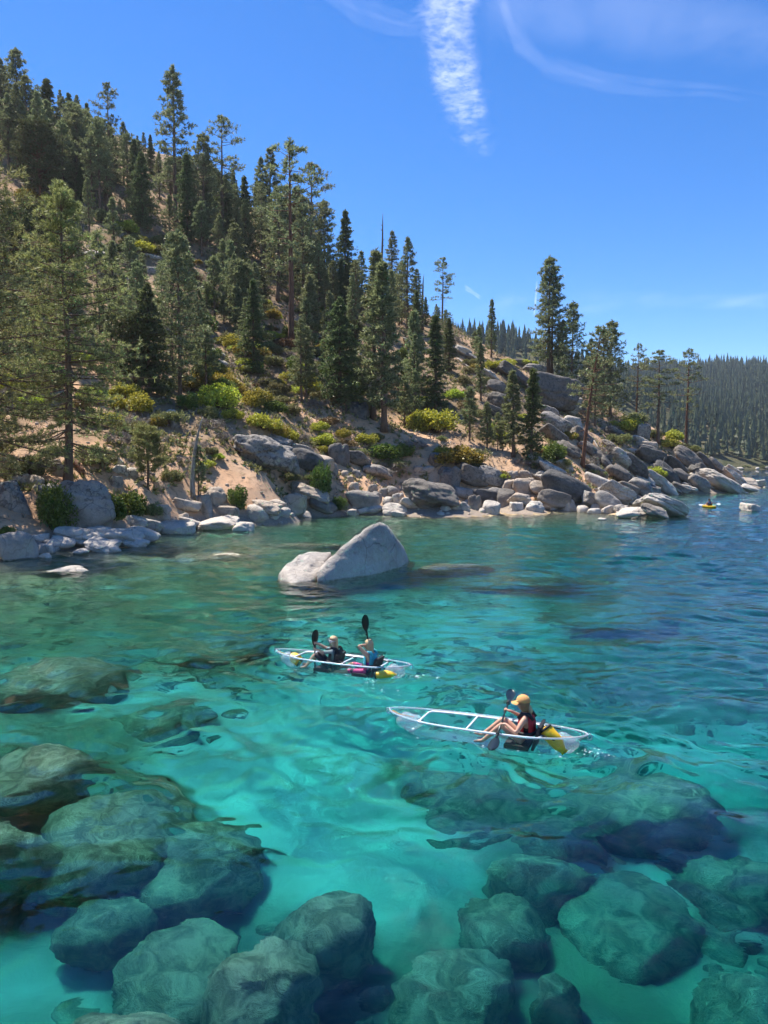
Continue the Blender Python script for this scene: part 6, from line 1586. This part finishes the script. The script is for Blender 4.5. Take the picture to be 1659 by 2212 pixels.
vest(e, J, M_RED, M_NAVY)
hair(e, hb, fd, M_HAIRD, 0.15)
D, F = ICO[4]
V = D * [0.122, 0.115, 0.115]; V[:, 2] = np.maximum(V[:, 2], -0.005)
o = obj('cap', mesh_np('cap', V + hb + [-0.004, 0, 0.045], F, [M_CAP]), e)
G = np.zeros((7, 11, 3)); a = np.linspace(-1.15, 1.15, 11)
for i, r in enumerate(np.linspace(0.10, 0.205, 7)):
    G[i] = np.column_stack([hb[0] + np.cos(a) * r * (1.0 if i else 1.0), hb[1] + np.sin(a) * min(r, 0.115 + 0.02 * (i / 6)), hb[2] + 0.045 - 0.03 * (i / 6) - 0.02 * np.abs(np.sin(a)) * (i / 6)])
w = MB(); w.grid(G); w.grid(G[:, ::-1] - [0, 0, 0.006]); obj('brim', w.build('brim', [M_CAP]), o)
w = MB(); w.tube([hb + [-0.10, 0.0, -0.02], hb + [-0.14, 0.02, -0.10], hb + [-0.13, 0.03, -0.20]], [0.035, 0.04, 0.015], 8); obj('ponytail', w.build('ponytail', [M_HAIR]), e)
glasses(e, hb, fd, M_BLACK, M_LENS); mouth(e, hb, fd)

# ---- tandem, front paddler (turned to the camera)
yb = to_local(DUO, plane(690, 1440, 0.1))
top = DUO.world((0.62, 0.0, 0.0)); Yd = top[1] - 0.05
T1 = P(680, 1359, Yd); T0 = T1 + np.array([-0.06, 0.62, -1.85]) / np.linalg.norm([-0.06, 0.62, -1.85]) * 2.05
paddle(T0, T1, 'black paddle held upright by the front paddler of the tandem kayak', M_PADDLE, (1, 0.6, 0), turn=0.7)
ga, gb = to_local(DUO, at_v(T0, T1, 1388)), to_local(DUO, at_v(T0, T1, 1402))
sdl = dir_local(DUO, T1 - T0)
x0 = 0.22
J = {'pelvis': (x0, 0, .08), 'spine': (x0 - .08, 0, .25), 'chest': (x0 - .10, .02, .42), 'neck': (x0 - .08, .04, .57), 'head': (x0 - .05, .06, .685),
     'shoulder_l': (x0 - .10, .19, .47), 'shoulder_r': (x0 - .02, -.15, .47), 'hip_l': (x0 + .06, .09, .07), 'hip_r': (x0 + .06, -.09, .07),
     'knee_l': (x0 + .38, .15, .36), 'knee_r': (x0 + .42, -.10, .34), 'ankle_l': (x0 + .66, .12, .02), 'ankle_r': (x0 + .74, -.10, .0), 'toe_l': (x0 + .80, .14, -.02), 'toe_r': (x0 + .88, -.10, .02), 'bend_l': (-.2, .4, -1), 'bend_r': (0, -.7, -.7)}
e, hb, fd = person(DUO, 'person with long blond hair and white sunglasses in front seat of tandem kayak', J, {'l': (gb, sdl), 'r': (ga, sdl)}, [M_SKIN2, M_GREYSH, M_LEGG], {'torso': 1, 'hips': 2, 'upper_arm': 1, 'fore_arm': 1, 'thigh': 2}, (0.45, 1.0, 0.10))
vest(e, J, M_NAVY, M_NAVY)
hair(e, hb, fd, M_HAIR, 1.2); glasses(e, hb, fd, M_WHITE, M_LENS); mouth(e, hb, fd)

# ---- tandem, rear paddler (arm raised)
base = DUO.world((-0.55, 0.2, 0.0))
T1 = P(786, 1327, base[1] - 0.1); T0 = T1 + np.array([0.24, 0.70, -1.8]) / np.linalg.norm([0.24, 0.70, -1.8]) * 2.1
paddle(T0, T1, 'black paddle raised high by the rear paddler of the tandem kayak', M_PADDLE, (1, 0.5, 0.2), turn=0.7)
ga, gb = to_local(DUO, at_v(T0, T1, 1386)), to_local(DUO, at_v(T0, T1, 1420))
sdl = dir_local(DUO, T1 - T0)
x0 = -0.74
J = {'pelvis': (x0, 0, .08), 'spine': (x0 - .03, 0, .25), 'chest': (x0 - .03, .0, .42), 'neck': (x0 - .0, .0, .56), 'head': (x0 + .03, -.01, .675),
     'shoulder_l': (x0 + .0, .17, .48), 'shoulder_r': (x0 + .02, -.17, .46), 'hip_l': (x0 + .06, .10, .06), 'hip_r': (x0 + .06, -.09, .06),
     'knee_l': (x0 + .46, .17, .06), 'knee_r': (x0 + .46, -.12, .16), 'ankle_l': (x0 + .86, .16, .0), 'ankle_r': (x0 + .86, -.10, .02), 'toe_l': (x0 + .98, .17, .06), 'toe_r': (x0 + .98, -.10, .08), 'bend_l': (.5, .9, -.1), 'bend_r': (.0, -.8, -.6)}
e, hb, fd = person(DUO, 'person with blond bob and turquoise vest in rear seat of tandem kayak', J, {'l': (ga, sdl), 'r': (gb, sdl)}, [M_SKIN, M_PURPLE, M_SHORTS], {'torso': 1, 'hips': 2, 'thigh': 2}, (1.0, 0.15, -0.15))
vest(e, J, M_TEAL, M_TEAL)
# dark side panels and magenta front show under the open vest
hair(e, hb, fd, M_HAIR, 0.55); mouth(e, hb, fd)
w = MB(); w.tube([hb + [-.07, -.02, .115], hb + [-.07, .03, .112]], 0.012, 6); obj('hair_clip', w.build('hair_clip', [M_BLACK]), e)

# ---- far yellow kayak with one paddler seen from behind
e = in_craft(FAR, 'yellow_kayak', 'small yellow kayak with one paddler far out near the rocky point', 'kayak')
S = hull_surface(FAR.len, FAR.beam, 0.20, 0.06, 30, 16)
w = MB(); w.grid(S); obj('hull', w.build('hull', [M_YHULL]), e)
G = np.stack([np.stack([S[:, 0] * (1 - s) + S[:, -1] * s + np.array([0, 0, 0.05 * math.sin(s * math.pi)]) for s in np.linspace(0, 1, 8)], 1)], 0)[0]
G[9:21, 2:6, 2] -= 0.13
w = MB(); w.grid(G); obj('deck', w.build('deck', [M_YHULL]), e)
w = MB(); w.box((-0.25, 0, 0.30), (0.06, 0.40, 0.30)); obj('backrest', w.build('backrest', [M_BLACK], False), e)
c0 = FAR.world((0.30, 0.0, 0.47))
T0, T1 = P(1504, 1091.5, c0[1]), P(1562, 1088, c0[1] - 0.05)
mid = (T0 + T1) / 2; dd = (T1 - T0) / np.linalg.norm(T1 - T0)
T0, T1 = mid - dd * 1.15, mid + dd * 1.15
paddle(T0, T1, 'white-bladed paddle held level by the far paddler in the yellow kayak', M_WPADDLE, (0, 1, 1), 'white paddles', scale=1.5)
ml = to_local(FAR, mid); sdl = dir_local(FAR, dd)
x0 = -0.05
lft = np.sign(sdl[1]) if abs(sdl[1]) > 0 else 1
J = {'pelvis': (x0, 0, .18), 'spine': (x0 - .04, 0, .36), 'chest': (x0 - .03, 0, .55), 'neck': (x0, 0, .70), 'head': (x0 + .03, 0, .82), 'shoulder_l': (x0, .20, .60), 'shoulder_r': (x0, -.20, .60), 'hip_l': (x0 + .06, .10, .15), 'hip_r': (x0 + .06, -.10, .15),
     'knee_l': (x0 + .45, .16, .34), 'knee_r': (x0 + .45, -.16, .34), 'ankle_l': (x0 + .85, .14, .12), 'ankle_r': (x0 + .85, -.14, .12), 'toe_l': (x0 + .95, .15, .2), 'toe_r': (x0 + .95, -.15, .2), 'bend_l': (-.3, .6, -.7), 'bend_r': (-.3, -.6, -.7)}
e, hb, fd = person(FAR, 'person in navy vest seen from behind in the far yellow kayak', J, {'l': (ml + sdl * lft * 0.33, sdl), 'r': (ml - sdl * lft * 0.33, sdl)}, [M_SKIN, M_BLUE], {'torso': 1, 'hips': 1}, (1, 0, 0))
vest(e, J, M_BLUE, M_BLUE)
V = D * [0.115, 0.112, 0.10]; V[:, 2] = np.maximum(V[:, 2], -0.01); obj('cap', mesh_np('cap', V + hb + [0, 0, .05], F, [M_NAVY]), e)
hair(e, hb, fd, M_HAIRD, 0.3)

# ---- splashes: white drops by the hulls that also stand in for sun glints
rg = np.random.default_rng(8)
V_, F_ = rock_proto(3, 2, 10, 4)
M_DROP = simple('white_sparkle', (0.9, 0.93, 0.95), 0.1)
def splash_sparkle(c, spots, n, label):
    Vs, Fs, k0 = [], [], 0
    for lx, ly, sx, sy, hz in spots:
        for k in range(n):
            p = c.world((lx + rg.normal() * sx, ly + rg.normal() * sy, abs(rg.normal()) * hz + 0.012))
            r = rg.uniform(0.004, 0.012)
            Vs.append(V_ * [r * 2.0, r * 1.2, r * 0.7] + p - np.array([c.c[0], c.c[1], 0])); Fs.append(F_ + k0); k0 += len(V_)
    o = obj('splash_sparkle', mesh_np('splash_sparkle', np.concatenate(Vs), np.concatenate(Fs), [M_DROP]), loc=(c.c[0], c.c[1], 0)); o['kind'] = 'stuff'; o['label'] = label; o['category'] = 'splash_sparkle'
splash_sparkle(SOLO, [(-1.75, 0.0, 0.12, 0.1, 0.02), (-2.0, 0.02, 0.28, 0.05, 0.01), (0.3, .43, .7, .015, 0.0), (-.9, .40, .4, .015, 0.0)], 16, 'white splash and sun-sparkle drops along the solo kayak hull and stern')
splash_sparkle(DUO, [(-1.75, -.05, 0.15, 0.12, 0.03), (-2.0, -.25, 0.25, 0.08, 0.02), (-.6, .43, .6, .015, 0.0), (-1.3, .7, .3, .2, 0.0), (-1.5, 1.1, .3, .2, 0)], 18, 'white splash and sun-sparkle drops along the tandem kayak hull and stern')

# ------------------------------------------------------------------ high thin cloud, as sheets of ice cloud five kilometres up
def cloud_mat(name, scale, lo, hi, stretch=(1, 1, 1), amount=1.0, detail=4):
    m, ns, ln = new_mat(name)
    ns.remove(ns['Principled BSDF'])
    g = ns.new('ShaderNodeNewGeometry'); mp = ns.new('ShaderNodeMapping'); mp.inputs['Scale'].default_value = stretch
    ln.new(g.outputs['Position'], mp.inputs[0])
    n1 = noise(ns, ln, mp.outputs[0], scale, detail, 0.6, 0.4)
    at = ns.new('ShaderNodeAttribute'); at.attribute_name = 'soft'
    nb = noise(ns, ln, mp.outputs[0], scale * 0.28, 3, 0.6, 0.6)
    sm = N(ns, 'ShaderNodeMath', operation='ADD'); ln.new(at.outputs['Fac'], sm.inputs[0]); ln.new(maprange(ns, ln, nb, 0.2, 0.8, -0.75, 0.45, False), sm.inputs[1])
    ml = N(ns, 'ShaderNodeMath', operation='MULTIPLY'); ln.new(maprange(ns, ln, n1, lo, hi), ml.inputs[0]); ln.new(maprange(ns, ln, sm.outputs[0], 0.0, 0.9), ml.inputs[1])
    m2 = N(ns, 'ShaderNodeMath', operation='MULTIPLY'); ln.new(ml.outputs[0], m2.inputs[0]); m2.inputs[1].default_value = amount
    t = N(ns, 'ShaderNodeBsdfTransparent'); d = N(ns, 'ShaderNodeBsdfTranslucent'); d.inputs[0].default_value = (0.9, 0.9, 0.9, 1)
    mx = N(ns, 'ShaderNodeMixShader'); ln.new(m2.outputs[0], mx.inputs[0]); ln.new(t.outputs[0], mx.inputs[1]); ln.new(d.outputs[0], mx.inputs[2])
    ln.new(mx.outputs[0], ns['Material Output'].inputs[0])
    return m
def cloud(name, spine, widths, mat, label, alt=5000.0, n=70, m=13, layers=2, tail=7.0):
    """a band of cloud whose middle line passes the listed sky directions"""
    sp = np.array([plane(u, v, alt) for u, v in spine]); wd = []
    for (u, v), w in zip(spine, widths):
        a, b = plane(u - w, v, alt), plane(u + w, v, alt); wd.append((b - a) / 2 if w > 0 else -(plane(u, v + w, alt) - plane(u, v - w, alt)) / 2)
    wd = np.array(wd); t0 = np.linspace(0, 1, len(spine)); t = np.linspace(0, 1, n)
    S = np.stack([np.interp(t, t0, sp[:, k]) for k in range(3)], 1); W_d = np.stack([np.interp(t, t0, wd[:, k]) for k in range(3)], 1)
    mb = MB(); soft = []
    for L in range(layers):
        q = np.linspace(-1, 1, m)
        G = S[:, None, :] + q[None, :, None] * W_d[:, None, :]
        G[:, :, 2] += L * 90 + 40 * fbm(G[:, :, 0] / 900, G[:, :, 1] / 900, oct=2, seed=2 + L)
        mb.grid(G)
        soft.append((np.outer(np.minimum(1, np.minimum(t * 7, (1 - t) * tail)), np.clip(1 - q ** 2, 0, 1) ** 1.2)).ravel())
    me = mb.build(name, [mat])
    at = me.attributes.new('soft', 'FLOAT', 'POINT'); at.data.foreach_set('value', np.concatenate(soft).astype(np.float32))
    o = obj(name, me); o['label'] = label; o['category'] = 'cloud'
    o.visible_shadow = True
    return o
cm1 = cloud_mat('rippled_cloud', 0.006, 0.25, 0.85, (1, 1, 1), 0.19)
cm2 = cloud_mat('thin_cirrus', 0.0016, 0.1, 0.8, (1, 1, 1), 0.03)
cm3 = cloud_mat('veil_cirrus', 0.0006, 0.3, 0.8, (1, 0.5, 1), 0.035)
cm4 = cloud_mat('fresh_contrail', 0.002, 0.0, 0.3, (1, 1, 1), 0.07)
cloud('cloud', [(975, -140), (962, -40), (962, 60), (985, 150), (1005, 240), (1028, 330), (1032, 355)], [84, 84, 80, 72, 62, 40, 20], cm1, 'rippled white streak of cloud hanging down from the top edge', tail=2.2)
cloud('cloud', [(1070, -20), (1110, 90), (1180, 150), (1290, 180), (1420, 195), (1560, 210), (1760, 232)], [-34, -32, -24, -16, -11, -10, -10], cm2, 'thin curved wisp of cirrus running to the right edge', n=120)
cloud('cloud', [(640, -60), (700, -20), (770, 30), (850, 58), (930, 75)], [-22, -26, -24, -18, -8], cm2, 'faint wisp of cirrus left of the cloud streak at the top edge')
cloud('cloud', [(1000, 40), (1200, 40), (1400, 60), (1800, 80)], [-60, -90, -110, -110], cm3, 'pale veil of cirrus across the upper right sky')
cloud('cloud', [(980, 690), (1100, 665), (1250, 660), (1420, 650), (1600, 655), (1800, 650)], [-12, -28, -34, -30, -24, -20], cm3, 'low pale band of haze cloud above the far ridge', n=90)
cloud('cloud', [(1003, 624), (1020, 634), (1040, 648)], [-3, -5, -3], cm4, 'short fading contrail right of the twin pines')
cloud('cloud', [(1160, 610), (1157, 650), (1153, 690)], [2, 3, 2], cm4, 'thin upright contrail left of the tall lone crest pine')

# ------------------------------------------------------------------ the air: a faint even haze round everything
def haze_box(dens):
    m, ns, ln = new_mat('haze')
    ns.remove(ns['Principled BSDF'])
    v = N(ns, 'ShaderNodeVolumePrincipled', Density=dens, Anisotropy=0.35); v.inputs['Color'].default_value = (0.86, 0.93, 1.0, 1)
    ln.new(v.outputs[0], ns['Material Output'].inputs['Volume'])
    w = MB(); w.box((200, 1250, 77), (6200, 3300, 197))
    o = obj('haze', w.build('haze', [m], False), kind='stuff'); o['label'] = 'faint blue haze in the air over the bay'; o['category'] = 'haze'
haze_box(0.0001)

# ------------------------------------------------------------------ labels: say which one by its nearest landmark
ORD = ['nearest', 'second nearest', 'third nearest', 'fourth nearest', 'fifth nearest', 'sixth nearest', 'seventh nearest', 'eighth nearest', 'ninth nearest', 'tenth nearest']
bins = {}
for o, adj, u, v in TOLABEL:
    best = min(MARKS, key=lambda m: (m[1] - u) ** 2 + (m[2] - v) ** 2)
    dx, dy = u - best[1], v - best[2]
    side = ('right of' if dx > 0 else 'left of') if abs(dx) >= abs(dy) else ('below' if dy > 0 else 'above')
    bins.setdefault((adj, best[0], side), []).append((dx * dx + dy * dy, id(o), o))
for (adj, mk, side), L in bins.items():
    L.sort()
    for k, (_, _, o) in enumerate(L):
        if len(L) == 1: o['label'] = '%s %s %s' % (adj, side, mk)
        else: o['label'] = '%s %s %s, %s' % (adj, side, mk, ORD[k] if k < 10 else '%dth nearest' % (k + 1))
